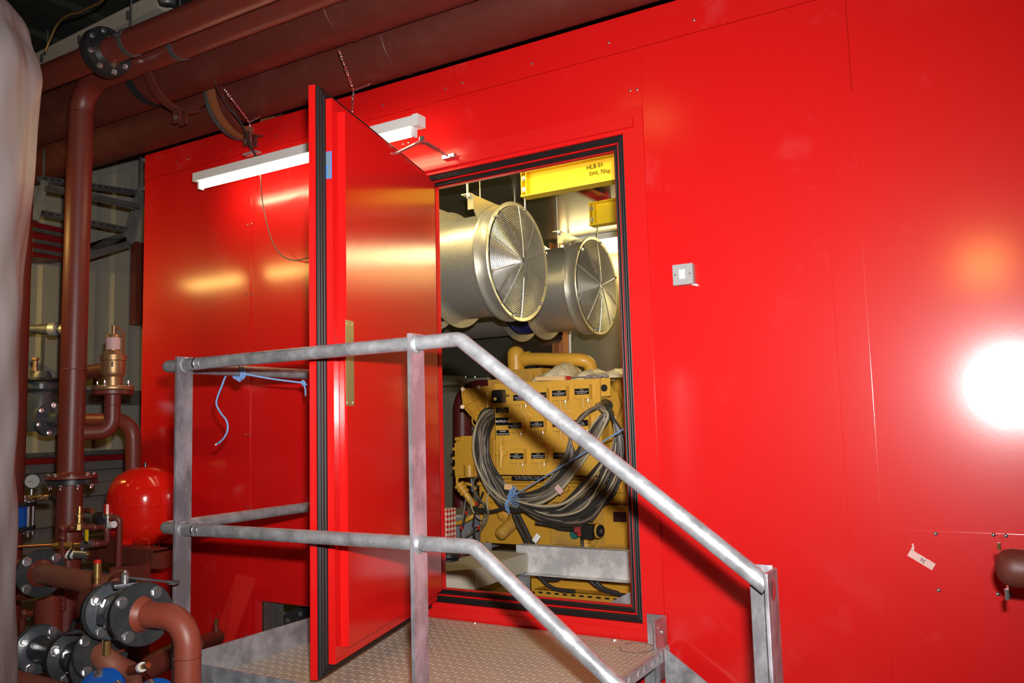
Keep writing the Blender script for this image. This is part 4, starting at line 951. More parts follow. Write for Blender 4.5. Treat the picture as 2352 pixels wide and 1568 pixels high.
# grey insulating jacket at the left frame edge
jk = thing('insulation_jacket', P(-60, 1600, 2.5), 'wrinkled silver grey fabric jacket filling the left frame edge', 'insulation jacket')
prof = [(-120, 60), (0, 66), (30, 82), (60, 92), (95, 98), (130, 92), (180, 86), (240, 80), (330, 77), (420, 75), (520, 62), (600, 52), (660, 55), (720, 52), (800, 46), (900, 42), (1000, 38), (1080, 30), (1160, 36), (1240, 34), (1330, 28), (1420, 32), (1568, 36), (1700, 36)]
DJ = 2.35; axis_px = -330
b = B(); rings = []
ctr = P(axis_px, 800, DJ+.0)
def tangent_rad(ex, py):
    r = ray(ex, py); d = V((r.x, r.y)).normalized(); q = V((ctr.x-CAM.x, ctr.y-CAM.y)); return abs(q.x*d.y-q.y*d.x)
for py, ex in prof[::-1]:
    e = P(ex, py, DJ); rad = tangent_rad(ex, py); ring = []
    N = 96
    for k in range(N):
        a = 2*PI*k/N
        wv = .008*math.sin(9*a+e.z*4) + .010*abs(math.sin(8*a-e.z*6+1)) - .006 + .006*abs(math.sin(19*a+e.z*11+2)) - .004
        for (rx, ry) in ((43, 265), (10, 670)):
            rp_ = P(rx, ry, DJ-.1); dd = math.hypot((ctr.x+rad*math.cos(a)-rp_.x), (ctr.y+rad*math.sin(a)-rp_.y)); dz = e.z-rp_.z
            wv -= .022*math.exp(-(dd*dd/.010+dz*dz/.010))
        ring.append(V((ctr.x+(rad+wv)*math.cos(a), ctr.y+(rad+wv)*math.sin(a), e.z)))
    rings.append(ring)
b.rings(rings); jo = b.obj('jacket', 'jacket', jk, 80); sm = jo.modifiers.new('s', 'SUBSURF'); sm.levels = 1; sm.render_levels = 2
for rx, ry in ((43, 265), (10, 670)):
    c = P(rx, ry, DJ-.28)
    r = ray(rx, ry); 
    # sit the pin on the jacket's surface
    zz = P(rx, ry, DJ-.2).z; rad0 = None
    for (pa, ea), (pb, eb) in zip(prof, prof[1:]):
        if pa <= ry <= pb: ex = ea+(eb-ea)*(ry-pa)/(pb-pa); rad0 = tangent_rad(ex, ry)
    o2 = V((CAM.x-ctr.x, CAM.y-ctr.y)); d2 = V((r.x, r.y)); A2_ = d2.dot(d2); B2 = 2*o2.dot(d2); C2 = o2.dot(o2)-rad0*rad0; t = (-B2-math.sqrt(max(B2*B2-4*A2_*C2, 0)))/(2*A2_)
    hp = CAM+r*t; nn = V((hp.x-ctr.x, hp.y-ctr.y, 0)).normalized()
    B().sphere(hp-nn*.012, .009, n=10).obj('rivet', 'copper', jk)

# ================================================================ INSIDE THE ENCLOSURE
LAMPX = at(1400, 560, 3.3)
def luminaire(x0, x1, y, z, label):
    t = thing('ceiling_light', ((x0+x1)/2, y, 1.62), label, 'light fitting')
    B().bx(x0, x1, y-.07, y+.07, z+.055, 1.62, .003).obj('housing', 'white', t); B().bx(x0+.02, x1-.02, y-.062, y+.062, z-.055, z+.057, .02).obj('diffuser', 'tube_in', t)
    for x in (x0, x1-.02): B().bx(x, x+.02, y-.065, y+.065, z-.058, z+.057, .004).obj('end_cap', 'white', t)
    return t
luminaire(at(1287, 575, 3.2).x, -1.1, 3.2, at(1400, 565, 3.2).z, 'lit box luminaire on enclosure ceiling behind the rear fan')
luminaire(-3.3, -1.8, .33, 1.54, 'unseen box luminaire added above the door head to light the interior')  # unseen lamp, added for its light on the front ducts and ceiling
# yellow beams
def ibeam(name, x0, x1, y, z0, z1, wd, label, m='yellow'):
    t = thing(name, ((x0+x1)/2, y, z0), label, 'beam'); b = B()
    b.bx(x0, x1, y-wd/2, y+wd/2, z0, z0+.010, .001); b.bx(x0, x1, y-wd/2, y+wd/2, z1-.010, z1, .001); b.bx(x0, x1, y-.004, y+.004, z0+.008, z1-.008); b.obj('i_section', m, t)
    b = B(); b.bx(x0+.004, x0+.012, y-wd/2+.002, y-.004, z0+.01, z1-.01); b.bx(x0+.035, x0+.043, y-wd/2+.006, y-.004, z0+.01, z1-.01); b.obj('end_plate', m, t)
    for z in (z0+.045, z1-.045): bolt(t, (x0+.02, y-wd/2-.0+.01, z), (0, -1, 0), .013, .012)
    return t
b1 = ibeam('yellow_beam', at(1203, 430, 1.0).x, -1.02, 1.0, at(1203, 456, 1.0).z, at(1203, 398, 1.0).z, .09, 'front yellow steel beam marked with load limit under ceiling')
b2 = ibeam('yellow_beam', at(1358, 490, 2.0).x, -1.02, 2.0, at(1358, 521, 2.0).z, at(1358, 468, 2.0).z, .09, 'rear shorter looking yellow beam above the second fan')
text('HLB 01', 'lettering', 'blackink', b1, at(1360, 378, .953)+V((0, .036, 0)), (1, .0, .03), (0, 0, 1), .036, .0002, off=.0002)
text('SWL 75kg.', 'lettering', 'blackink', b1, at(1368, 391, .953)+V((.01, .036, -.004)), (1, 0, .0), (0, 0, 1), .032, .0002, off=.0001)
for o in (b1,):
    pass
rb = B(); xr = at(1370, 460, 2.0).x; rb.bx(xr-.03, xr+.10, .96, 2.05, 1.585, 1.597); rb.bx(xr+.03, xr+.04, .96, 2.05, 1.56, 1.62); tag(rb.obj('cross_channel', 'redplastic'), 'red cross channel between the two yellow beams', 'beam')
for i, (y_, z_) in enumerate(((1.0, at(1203, 398, 1.0).z), (2.0, at(1358, 468, 2.0).z))):
    for x_ in (at(1240, 390, 1.0).x+.0, -1.3): tag(B().bx(x_-.02, x_+.02, y_-.03, y_+.03, z_, 1.62, .002).obj('beam_clip', 'redplastic'), ('red clip fixing the front beam to the ceiling', 'red clip fixing the rear beam to the ceiling')[i], 'clip', 'red clips over the yellow beams')

# fans
def make_fan(x, y, z, label):
    t = thing('duct_fan', (x, y, z-.36), label, 'fan'); R_ = .352; n_ = (1, 0, 0)
    B().lathe([(R_-.012, -.01), (R_, -.006), (R_+.004, .002), (R_, .008), (R_-.02, .004), (R_-.045, -.04), (R_-.055, -.09), (R_-.058, -.10)], (x, y, z), n_, n=72, cap=False).obj('inlet_rim', 'rim', t)
    B().lathe([(R_-.050, -.090), (R_-.004, -.090), (R_-.004, -.084), (R_-.026, -.080), (R_-.024, -.03), (R_-.006, -.004)], (x, y, z), n_, n=72, cap=False).obj('bell_mouth', 'duct', t)
    rd = R_-.045
    B().lathe([(rd-.004, -.44), (rd, -.44), (rd, -.09), (rd-.004, -.088), (rd-.008, -.44)], (x, y, z), n_, n=72, cap=False).obj('casing', 'duct', t)
    for h, q in ((-.092, .040), (-.430, .05), (-.640, .05)):
        fr = B().lathe([(rd-.003, h), (rd+q, h), (rd+q, h-.006), (rd-.003, h-.006)], (x, y, z), n_, n=64, cap=False).obj('flange_ring', 'rim' if q > .045 else 'duct', t)
        bolts_ring(fr, (x+h-.006, y, z), (-1, 0, 0), rd+q*.55, 16, .008, .010, 'steel', ph=.1); 
        if q < .045: bolts_ring(fr, (x+h, y, z), (1, 0, 0), rd+q*.55, 16, .008, .008, 'chrome', ph=.1)
    B().lathe([(rd-.01, -.638), (rd-.002, -.60), (rd-.010, -.54), (rd-.002, -.48), (rd-.01, -.438)], (x, y, z), n_, n=64, cap=False).obj('flexible_connector', 'darkblue', t)
    B().lathe([(rd-.005, -2.2), (rd-.005, -.646)], (x, y, z), n_, n=64, cap=False).obj('duct_run', 'duct', t)
    # wire guard
    b = B(); nr = 30
    for i in range(nr):
        r_ = .022 + (R_-.030-.022)*i/(nr-1); dome = .030*(1-(r_/R_)**2)
        b.torus((x+.004+dome, y, z), n_, r_, .0021, 56, 5)
    b.obj('guard_rings', 'wire', t)
    b = B()
    for i in range(10):
        a = .31 + 2*PI*i/10; pts = []
        r0 = .02 if i % 2 == 0 else .10
        for k in range(7):
            r_ = r0 + (R_-.018-r0)*k/6; dome = .030*(1-(r_/R_)**2); pts.append(V((x+.008+dome, y+math.cos(a)*r_, z+math.sin(a)*r_)))
        b.tube(pts, .0028, 6)
    b.obj('guard_spokes', 'wire', t)
    for i in range(6): a = .31+2*PI*i/6; bolt(t, (x+.012, y+math.cos(a)*(R_-.02), z+math.sin(a)*(R_-.02)), (1, 0, 0), .009, .012, 'steel')
    # impeller and motor
    B().lathe([(.001, -.20), (.05, -.205), (.085, -.23), (.09, -.33), (.001, -.33)], (x, y, z), n_, n=32).obj('hub', 'galv', t)
    for i in range(6):
        a = .9 + 2*PI*i/6; b = B(); rg = []
        for k in range(5):
            r_ = .08 + (.285-.08)*k/4; w_ = .055+.02*k/4; pitch_ = .9-.35*k/4; er = V((0, math.cos(a), math.sin(a))); et = V((0, -math.sin(a), math.cos(a))); c = V((x-.27, y, z)) + er*r_
            dd = et*math.cos(pitch_)*w_ + V((1, 0, 0))*math.sin(pitch_)*w_; nn_ = dd.cross(er).normalized()*.004
            rg.append([c-dd-nn_, c+dd-nn_, c+dd+nn_, c-dd+nn_])
        b.rings(rg); b.obj('blade', 'galv', t)
    B().cyl((x-.33, y, z), (x-.62, y, z), .10, n=32).obj('motor', 'galv_dark', t)
    # hanging brackets with rods
    for h in (-.100, -.438):
        xx = x+h; q_ = R_-.004
        for sg_ in (-1, 1):
            arc = [V((xx, y+sg_*math.sin(t_)*q_, z+math.cos(t_)*q_)) for t_ in [.05+.86*k/8 for k in range(9)]]
            b = B(); b.prism([V((xx, y+sg_*.30, z+.352))] + arc + [V((xx, y+sg_*.312, z+.272)), V((xx, y+sg_*.313, z+.352))], (-.005, 0, 0))
            b.bx(xx-.04, xx, y+sg_*.31-.025, y+sg_*.31+.012*sg_, z+.350, z+.356, .001); b.bx(xx-.04, xx, y+sg_*.313-.002, y+sg_*.313+.002, z+.27, z+.352)
            b.obj('hanging_bracket', 'rim', t)
            p_ = (xx-.028, y+sg_*.33)
            B().cyl((*p_, z+.33), (*p_, 1.62), .0065, n=8).obj('threaded_rod', 'wire', t)
            B().cyl((*p_, 1.605), (*p_, 1.62), .016, n=8).obj('rod_nut', 'wire', t); B().cyl((*p_, z+.338), (*p_, z+.348), .013, n=6).obj('rod_nut', 'wire', t)
            b = B(); b.bx(p_[0]-.03, p_[0]+.03, min(y+sg_*.31, y+sg_*.352), max(y+sg_*.31, y+sg_*.352), z+.348, z+.354); b.obj('bracket_seat', 'wire', t)
    return t
FXc = at(1190, 601, .8); F2 = at(1370, 656, 2.0)
fan1 = make_fan(FXc.x, .8, FXc.z, 'nearer round duct fan with wire guard hanging inside doorway')
fan2 = copy_tree(fan1, V((F2.x-FXc.x, 1.2, F2.z-FXc.z))); fan2['label'] = 'farther round duct fan with wire guard behind the first one'
# big sheet metal plenum at the rear left
pn = thing('sheet_metal_duct', at(1060, 870, 2.9), 'large sloping galvanised sheet duct beneath the two fans', 'duct')
Y0, Y1 = 2.45, 3.4
pA, pB, pC, pD = at(935, 700, Y0), at(1215, 735, Y0), at(1120, 866, Y0), at(935, 858, Y0)
B().prism([pA, pB, pC, pD], (0, Y1-Y0, 0)).obj('duct_body', mat('dark_duct_sheet', (.22, .21, .17), .26, .85, bump=.03, bscale=6), pn)
b = B(); b.bx(pD.x, pC.x+.02, Y0-.035, Y0+.01, pC.z-.045, pC.z-.003, .002); b.obj('bottom_flange', 'rim', pn)
for px in (1022, 1045, 1068, 1090): bolt(pn, at(px, 866, Y0-.036), (0, -1, 0), .010, .008)
# left interior dull wall partition and red pipe
pt_ = thing('red_riser', at(1075, 1170, 2.3), 'dark red pipe rising behind the engine and bending right', 'pipe')
B().tube(fillet([at(1062, 1500, 2.3), at(1062, 893, 2.3), at(1200, 893, 2.3)], .16, 10), .075, 28).obj('pipe', mat('dark_red_pipe', (.10, .010, .010), .45), pt_)
tag(B().bx(-4.6, -3.1, 3.0, 3.02, Z0, .3).obj('lining_board', 'lining_dark'), 'dull brown lining sheet at rear left of the interior', 'panel')
# brown column and board behind, white conduit
tag(B().bx(at(1180, 800, 3.3).x, at(1282, 800, 3.3).x, 3.3, 3.32, Z0, at(1230, 745, 3.3).z+.3).obj('brown_board', 'rust'), 'brown primed panel behind the engine air pipe', 'panel')
cb = B(); xa, xb = at(1281, 800, 3.2).x, at(1306, 800, 3.2).x; cb.bx(xa, xb, 3.2, 3.21, Z0, 1.6); cb.bx(xa, xa+.012, 3.1, 3.2, Z0, 1.6); cb.bx(xb-.012, xb, 3.1, 3.2, Z0, 1.6); tag(cb.obj('steel_column', mat('orange_primer', (.42, .16, .05), .5)), 'orange primed steel column behind the engine', 'column')
tag(B().cyl(at(1314, 1200, 3.0), V((at(1314, 780, 3.0).x, 3.0, 1.6)), .011, n=12).obj('white_conduit', 'white'), 'thin white conduit right of the orange column', 'conduit')

# ---------------------------------------------------------------- engine
en = thing('diesel_engine', (-2.4, 1.9, -1.3), 'large yellow diesel engine standing inside the enclosure', 'engine')
YE = 1.42
def yb(px0, py0, px1, py1, Y, depth, name, m='cat', parent=None, bev=.006):
    a, c = at(px0, py0, Y), at(px1, py1, Y); return B().bx(a.x, c.x, Y, Y+depth, c.z, a.z, bev).obj(name, m, parent or en)
yb(1118, 900, 1440, 1110, YE, 1.1, 'cylinder_block', 'cat')
yb(1100, 1100, 1490, 1268, YE-.02, 1.2, 'crankcase', 'cat')
yb(1262, 1155, 1490, 1262, YE-.09, .08, 'sump_cover', 'cat_dirty')
yb(1275, 1168, 1370, 1250, YE-.105, .02, 'inspection_cover', 'cat_dirty', bev=.004)
yb(1385, 1160, 1470, 1255, YE-.105, .02, 'inspection_cover', 'cat', bev=.004)
yb(1408, 1175, 1438, 1199, YE-.112, .006, 'rating_plate', mat('brown_plate', (.035, .006, .004), .4), bev=.001)
a, c = at(1330, 1143, YE-.09), at(1480, 1143, YE-.09); B().cyl(a, c, .032, n=24).obj('oil_rail', 'cat', en)
B().box(a.lerp(c, .5)+V((0, 0, -.06)), ((c-a).length, .03, .014), None, .004).obj('ledge', 'cat', en)
B().box(at(1250, 1112, YE-.06), (1.0, .05, .02), None, .004).obj('rail', 'cat', en)
B().box(at(1250, 1096, YE-.06), (1.0, .05, .014), None, .004).obj('rail', 'cat', en)
a = at(1212, 1099, YE-.088); B().box(a, (.24, .006, .026), None, .002).obj('badge', 'plate', en)
text('CATERPILLAR', 'badge_lettering', 'galv', en, a+V((0, -.0035, .003)), (1, 0, 0), (0, 0, 1), .030, .0006)
# round castings, flanges and clips on the block
for px, py, r_ in ((1130, 1125, .03), (1160, 1180, .045), (1230, 1105, .02), (1300, 1120, .03), (1420, 1125, .02)):
    B().lathe([(r_, 0), (r_, .03), (r_*.7, .04), (r_*.5, .05)], at(px, py, YE-.02), (0, -1, 0), n=20).obj('boss', 'cat', en)
for px, py in ((1265, 1165), (1300, 1162), (1340, 1160), (1372, 1162), (1268, 1252), (1310, 1255), (1372, 1256), (1392, 1165), (1450, 1166), (1392, 1250), (1450, 1252), (1130, 1150), (1120, 1240), (1250, 1150)):
    bolt(en, at(px, py, YE-.105), (0, -1, 0), .009, .010, 'cat')
# angled oil filler / filter cylinder, ribbed elbow
a, c = at(1150, 1226, YE-.18), at(1182, 1196, YE-.05)
d = (c-a).normalized(); L = (c-a).length
B().lathe([(.02, -.02), (.034, -.014), (.042, 0), (.042, L*.42), (.036, L*.45), (.036, L*.50), (.044, L*.53), (.044, L*.88), (.052, L*.90), (.052, L)], a, d, n=28).obj('filter_housing', 'cat_dirty', en)
pts = [at(1060, 1120, YE-.2), at(1074, 1140, YE-.19), at(1090, 1160, YE-.16), at(1110, 1172, YE-.08), at(1130, 1170, YE)]
B().tube(spline(pts, 6), .022, 18).obj('filler_neck', 'cat', en)
d = (pts[0]-pts[1]).normalized(); B().lathe([(.024, -.045), (.034, -.043), (.034, -.028), (.029, -.026), (.029, -.018), (.036, -.016), (.036, 0), (.030, .002), (.030, .010), (.037, .012), (.037, .03), (.02, .034)], pts[0], d, n=24).obj('filler_cap', 'cat', en)
B().cyl(at(1083, 1098, YE-.1), at(1085, 1128, YE-.1), .024, n=18).obj('black_canister', 'black', en)
# casting on the left with ribs
Yc = YE-.02
pl_ = [(1060, 893), (1136, 884), (1136, 1010), (1118, 990), (1108, 980), (1090, 962), (1065, 935)]
B().prism([at(x_, y_, Yc) for x_, y_ in pl_], (0, .12, 0)).obj('timing_cover', 'cat', en)
b = B(); hub_ = at(1096, 931, Yc-.008)
for (x0_, y0_), (x1_, y1_) in (((1062, 896), (1136, 889)), ((1062, 896), (1066, 934)), ((1066, 934), (1108, 962)), ((1078, 896), (1110, 962)), ((1066, 932), (1128, 898)), ((1066, 933), (1128, 931)), ((1096, 931), (1089, 950)), ((1066, 934), (1112, 985)), ((1108, 962), (1112, 985)), ((1128, 888), (1126, 984))):
    a, c = at(x0_, y0_, Yc-.008), at(x1_, y1_, Yc-.008); b.box(a.lerp(c, .5), ((c-a).length, .02, .010), (c-a).to_track_quat('X', 'Z').to_matrix(), .002)
b.obj('cover_ribs', 'cat', en)
for px, py in ((1063, 893), (1099, 890), (1062, 934), (1110, 975)): B().cyl(at(px, py, Yc-.03), at(px, py, Yc+.01), .014, n=14).obj('bolt_boss', 'cat', en)
B().cyl(at(1120, 900, Yc-.03), at(1120, 955, Yc-.03), .020, n=18).obj('fuel_pump', 'cat', en)
B().cyl(at(1106, 966, Yc-.02), at(1106, 982, Yc-.02), .020, n=18).obj('boss_cap', 'cat', en)
B().tube(spline([at(1085, 960, Yc), at(1086, 972, Yc), at(1098, 985, Yc), at(1108, 994, Yc)], 5), .005, 8).obj('drain_line', 'cat', en)
# box on the left
ej = thing('terminal_box', at(1075, 1095, YE-.1), 'yellow cast box on the left side of the engine', 'engine part')
pl_ = [(1044, 1018), (1062, 1001), (1112, 1000), (1112, 1094), (1046, 1098)]
B().prism([at(x_, y_, YE-.12) for x_, y_ in pl_], (0, .22, 0)).obj('housing', 'cat', ej)
a, c = at(1050, 1030, YE-.125), at(1108, 1062, YE-.125); B().bx(a.x, c.x, YE-.13, YE-.12, c.z, a.z, .003).obj('raised_panel', 'cat', ej)
a, c = at(1046, 1066, YE-.13), at(1066, 1092, YE-.13); B().bx(a.x, c.x, YE-.14, YE-.12, c.z, a.z, .003).obj('lower_block', 'cat', ej)
B().cyl(at(1078, 1068, YE-.14), at(1079, 1094, YE-.14), .034, n=24).obj('barrel', 'cat', ej)
for px, py in ((1041, 1031), (1041, 1052), (1042, 1075)): B().cyl(at(px, py, YE-.1), at(px+8, py, YE-.1), .012, n=12).obj('bolt_boss', 'cat', ej)
B().cyl(at(1047, 1008, YE-.12), at(1060, 1007, YE-.12), .014, n=14).obj('handle_boss', 'cat', ej)
B().cyl(at(1050, 1095, YE-.12), at(1050, 1118, YE-.12), .010, n=10).obj('pipe_stub', 'cat', ej)
B().tube(spline([at(1050, 1112, YE-.12), at(1062, 1110, YE-.12), at(1082, 1113, YE-.12), at(1092, 1124, YE-.1)], 5), .010, 10).obj('bent_pipe', 'cat', ej)
# right side castings
Yr = YE+.05
B().prism([at(1372, 890, Yr), at(1402, 886, Yr), at(1420, 897, Yr), at(1428, 925, Yr), at(1445, 1085, Yr), at(1380, 1085, Yr)], (0, .5, 0)).obj('side_casting', 'cat', en)
b = B(); b.prism([at(1398, 905, Yr-.08), at(1418, 902, Yr-.08), at(1426, 930, Yr-.08), at(1418, 958, Yr-.08), at(1404, 950, Yr-.08)], (0, .09, 0)); b.obj('bracket_casting', 'cat', en)
B().cyl(at(1412, 955, Yr-.06), at(1440, 1080, Yr-.03), .020, n=16).obj('push_tube', 'cat', en)
B().cyl(at(1425, 950, Yr-.03), at(1448, 1070, Yr), .014, n=16).obj('push_tube', 'cat', en)
B().tube(spline([at(1443, 905, Yr-.1), at(1437, 960, Yr-.1), at(1434, 1000, Yr-.1), at(1442, 1050, Yr-.1), at(1448, 1070, Yr-.1)], 5), .006, 8).obj('fuel_line', 'cat', en)
B().sphere(at(1432, 888, Yr), .07, (1.2, 1, .8)).obj('manifold_end', 'cat', en)
B().lathe([(.02, 0), (.02, .03)], at(1405, 948, Yr-.09), (0, -1, 0), n=16).obj('plug', 'cat_dirty', en)
# top works
a, c = at(1166, 850, YE+.1), at(1205, 815, YE+.1)
B().lathe([(.058, 0), (.060, .11), (.058, .14), (.045, .165), (.02, .18), (.001, .183)], at(1186, 855, YE+.12), (0, 0, 1), n=30).obj('air_elbow', 'cat', en)
B().tube(spline([at(1192, 826, YE+.12), at(1225, 824, YE+.12), at(1280, 825, YE+.13), at(1330, 826, YE+.15), at(1352, 834, YE+.18), at(1358, 850, YE+.2)], 6), [.043]*30+[.035], 24).obj('air_pipe', 'cat', en)
B().cyl(at(1205, 824, YE+.12), at(1215, 824, YE+.12), .052, n=28).obj('air_pipe_collar', 'cat', en)
yb(1168, 849, 1245, 882, YE+.05, .25, 'intake_manifold', 'cat_dirty')
yb(1120, 872, 1250, 900, YE+.02, .4, 'head_cover', 'cat_dirty')
B().prism([at(1207, 878, YE), at(1222, 860, YE), at(1226, 880, YE)], (0, .03, 0)).obj('lifting_lug', 'cat_dirty', en)
B().cyl(at(1212, 846, YE+.08), at(1226, 846, YE+.08), .022, n=20).obj('solenoid', 'black', en)
# skid
sk = thing('skid_base', (-2.3, 1.3, -1.25), 'yellow steel skid base with perforated tray under the engine', 'skid')
b = B(); a, c = at(1225, 1322, 1.25), at(1475, 1335, 1.25); b.bx(a.x, c.x+.3, 1.22, 1.3, a.z-.09, a.z-.01, .003); b.obj('skid_rail', 'cat', sk)
YP = 1.12; a, c = at(1228, 1352, YP), at(1228, 1392, YP)
b = B(); z0_, z1_ = c.z-.02, a.z; x0_ = a.x
xx_ = x0_
rows = 2; hgt = (z1_-z0_)
b.bx(x0_, -1.2, YP, YP+.004, z1_-.012, z1_); b.bx(x0_, -1.2, YP, YP+.004, z1_-.048, z1_-.024); b.bx(x0_, -1.2, YP, YP+.004, z0_, z1_-.060)
k = 0
while xx_ < -1.2:
    b.bx(xx_, xx_+.025, YP, YP+.004, z1_-.025, z1_-.011); b.bx(xx_+.02, xx_+.045, YP, YP+.004, z1_-.061, z1_-.047); xx_ += .055
b.bx(x0_, -1.2, YP, YP+.12, z1_-.003, z1_); b.obj('perforated_tray', 'cat', sk)
B().bx(x0_, -1.2, YP+.012, YP+.016, z0_, z1_-.006).obj('tray_hole_shade', 'soot_shade', sk)  # black sheet added so the tray holes look shaded
B().bx(-4.0, -1.1, 1.3, 3.2, Z0+.02, -1.22, .004).obj('base_frame', 'cat_dirty', sk)
B().bx(at(1225, 1325, 1.3).x, -1.1, 1.32, 1.4, -1.16, -.95, .004).obj('side_beam', 'cat', sk)

# control panel -----------------------------------------------------------
YPn = 1.22
cp_ = thing('control_panel', at(1255, 1090, YPn), 'yellow engine control panel with rows of black nameplates', 'control panel')
a, c = at(1132, 882, YPn), at(1399, 1090, YPn)
pz1 = (at(1132, 882, YPn).z+at(1375, 868, YPn).z)/2; pz0 = at(1143, 1090, YPn).z; px0 = at(1138, 1000, YPn).x; px1 = at(1378, 900, YPn).x
# tapering back plate: the wide front sheet
B().bx(px0, px1, YPn, YPn+.012, pz0, pz1, .003).obj('face_sheet', 'cat_panel', cp_)
b = B(); b.bx(px0, px1, YPn+.012, YPn+.11, pz1-.006, pz1, .001); b.bx(px0, px0+.006, YPn+.012, YPn+.11, pz0, pz1-.006, .001); b.bx(px1-.006, px1, YPn+.012, YPn+.11, pz0, pz1-.006, .001); b.obj('side_returns', 'cat_panel', cp_)
B().bx(px1, px1+.06, YPn+.02, YPn+.03, pz1-.11, pz1, .003).obj('hook_plate', 'cat_panel', cp_)
B().cyl((px1+.020, YPn+.019, pz1-.06), (px1+.020, YPn+.0195, pz1-.06), .022, n=20).obj('hook_hole_shade', 'soot_shade', cp_)  # black disc painted in for the shade of a hole
def gbox(px, py, lines, split, w_=.098, h_=.090):
    p = at(px, py, YPn-.03); x, z = p.x, p.z
    g = B().bx(x-w_/2, x+w_/2, YPn-.045, YPn, z-h_/2, z+h_/2, .003).obj('gauge_box', 'cat_panel', cp_)
    B().bx(x-w_/2+.001, x+w_/2-.001, YPn-.048, YPn-.0455, z-.018, z+.018, .0005).obj('name_plate', 'plate', g)
    for k, s in enumerate(lines): text(s, 'lettering', 'whiteink', g, V((x, YPn-.0482, z+.010-.010*k)), (1, 0, 0), (0, 0, 1), .0085 if k else .0065, .0003)
    for s in (-1, 1): B().cyl((x+s*(w_/2-.008), YPn-.048, z), (x+s*(w_/2-.008), YPn-.051, z), .0028, n=8).obj('screw', 'chrome', g)
    b = B(); b.prism([V((x+w_/2+.01, YPn, z+h_/2)), V((x+w_/2+.035, YPn, z+h_/2+.01)), V((x+w_/2+.03, YPn, z-h_/2+.01)), V((x+w_/2+.008, YPn, z-h_/2+.01))], (0, -.006, 0)); b.obj('hinge_lug', 'cat_panel', g)
    for s, dx in ((0, -.005), (1, .030)):
        q = V((x+dx, YPn-.025, z-h_/2)); e = q+V((.032, .018, -.075))
        B().tube(spline([q, q+V((0, 0, -.035)), q+V((.008, .005, -.058)), e], 5), .0045, 8).obj('capillary', 'cat_panel' , g)
        B().cyl(q+V((0, 0, .002)), q+V((0, 0, -.014)), .008, n=8).obj('gland', 'wire' if dx > 0 else 'cat_panel', g)
    return g
AL = 'ALARME'
gbox(1197, 913, [AL, 'HAUTE TEMPERATURE', 'AIR SURALIM'], 0); gbox(1242, 908, [AL, 'HAUTE TEMPERATURE', 'EAU CIRCUIT'], 0)
gbox(1287, 903, [AL, 'HAUTE TEMPERATURE', 'EAU CIRCUIT HT'], 0); gbox(1339, 899, [AL, 'HAUTE TEMPERATURE', 'EAU CIRCUIT BT'], 0)
gbox(1186, 977, [AL, 'HAUTE TEMPERATURE', 'AIR ADMISSION'], 0); gbox(1236, 974, [AL, 'HAUTE TEMPERATURE', 'EAU CIRCUIT HT'], 0); gbox(1288, 973, [AL, 'HAUTE TEMPERATURE', 'HUILE'], 0); gbox(1337, 971, ['ARRET', 'SURVITESSE', 'DU MOTEUR'], 0)
gbox(1190, 1047, [AL, 'BASSE PRESSION HUILE', 'RAMPE HUILE'], 0); gbox(1239, 1046, [AL, 'BASSE PRESSION HUILE', 'VITESSE NOMINALE'], 0); gbox(1290, 1046, [AL, 'BASSE PRESSION', 'EAU'], 0)
def nplate(px0_, py0_, px1_, py1_, lines, size):
    a, c = at(px0_, py0_, YPn-.004), at(px1_, py1_, YPn-.004); z0_, z1_ = c.z, a.z
    n_ = B().bx(a.x, c.x, YPn-.004, YPn, z0_, z1_, .0005).obj('name_plate', 'plate', cp_)
    k_ = len(lines)
    for i, s in enumerate(lines): text(s, 'lettering', 'whiteink', n_, V(((a.x+c.x)/2, YPn-.0042, z1_-(z1_-z0_)*(i+.5)/k_)), (1, 0, 0), (0, 0, 1), size, .0003, off=.0006 if k_ == 1 else 0)
nplate(1139, 936, 1168, 947, [AL, 'BASSE PRESSION', 'CARTER HUILE'], .009)
nplate(1138, 959, 1169, 976, ['MOTEUR A'], .0195)
nplate(1140, 988, 1170, 999, ['BORNIER', 'INSTRUMENTATION'], .0105)
# press switch, regulator column
B().lathe([(.006, 0), (.006, .05), (.016, .052), (.016, .08)], at(1152, 1075, YPn-.03), (0, 0, 1), n=12).obj('regulator_foot', 'cat_panel', cp_)
zc_ = at(1152, 1040, YPn-.03); b = B(); b.cyl(at(1150, 1075, YPn-.03), at(1150, 1015, YPn-.03), .012, n=14); b.lathe([(.018, -.02), (.018, .02)], zc_, (0, 0, 1), n=14); b.box(zc_, (.085, .018, .028), None, .008); b.box(at(1151, 1012, YPn-.03), (.034, .03, .05), None, .004); b.obj('regulator', 'cat_panel', cp_)
b = B().cyl(at(1155, 1010, YPn-.03), at(1176, 1012, YPn-.01), .005, n=8); b.obj('regulator_arm', 'cat_panel', cp_)
B().box(at(1146, 910, YPn-.04), (.075, .06, .085), None, .012).obj('pressure_switch', 'black', cp_)
B().cyl(at(1137, 916, YPn-.075), at(1137, 916, YPn-.065), .011, n=20).obj('yellow_button', 'yellow', cp_)
B().cyl(at(1156, 907, YPn-.05), at(1170, 908, YPn-.04), .006, n=10).obj('link_tube', 'brass', cp_)
B().sphere(at(1152, 917, YPn-.07), .012, n=12).obj('dome_nut', 'black', cp_)
for px, py in ((1215, 880), (1250, 878), (1290, 880), (1340, 877), (1365, 872), (1170, 1088), (1375, 1086)): bolt(cp_, at(px, py, YPn), (0, -1, 0), .005, .005, 'cat_panel', washer=False)

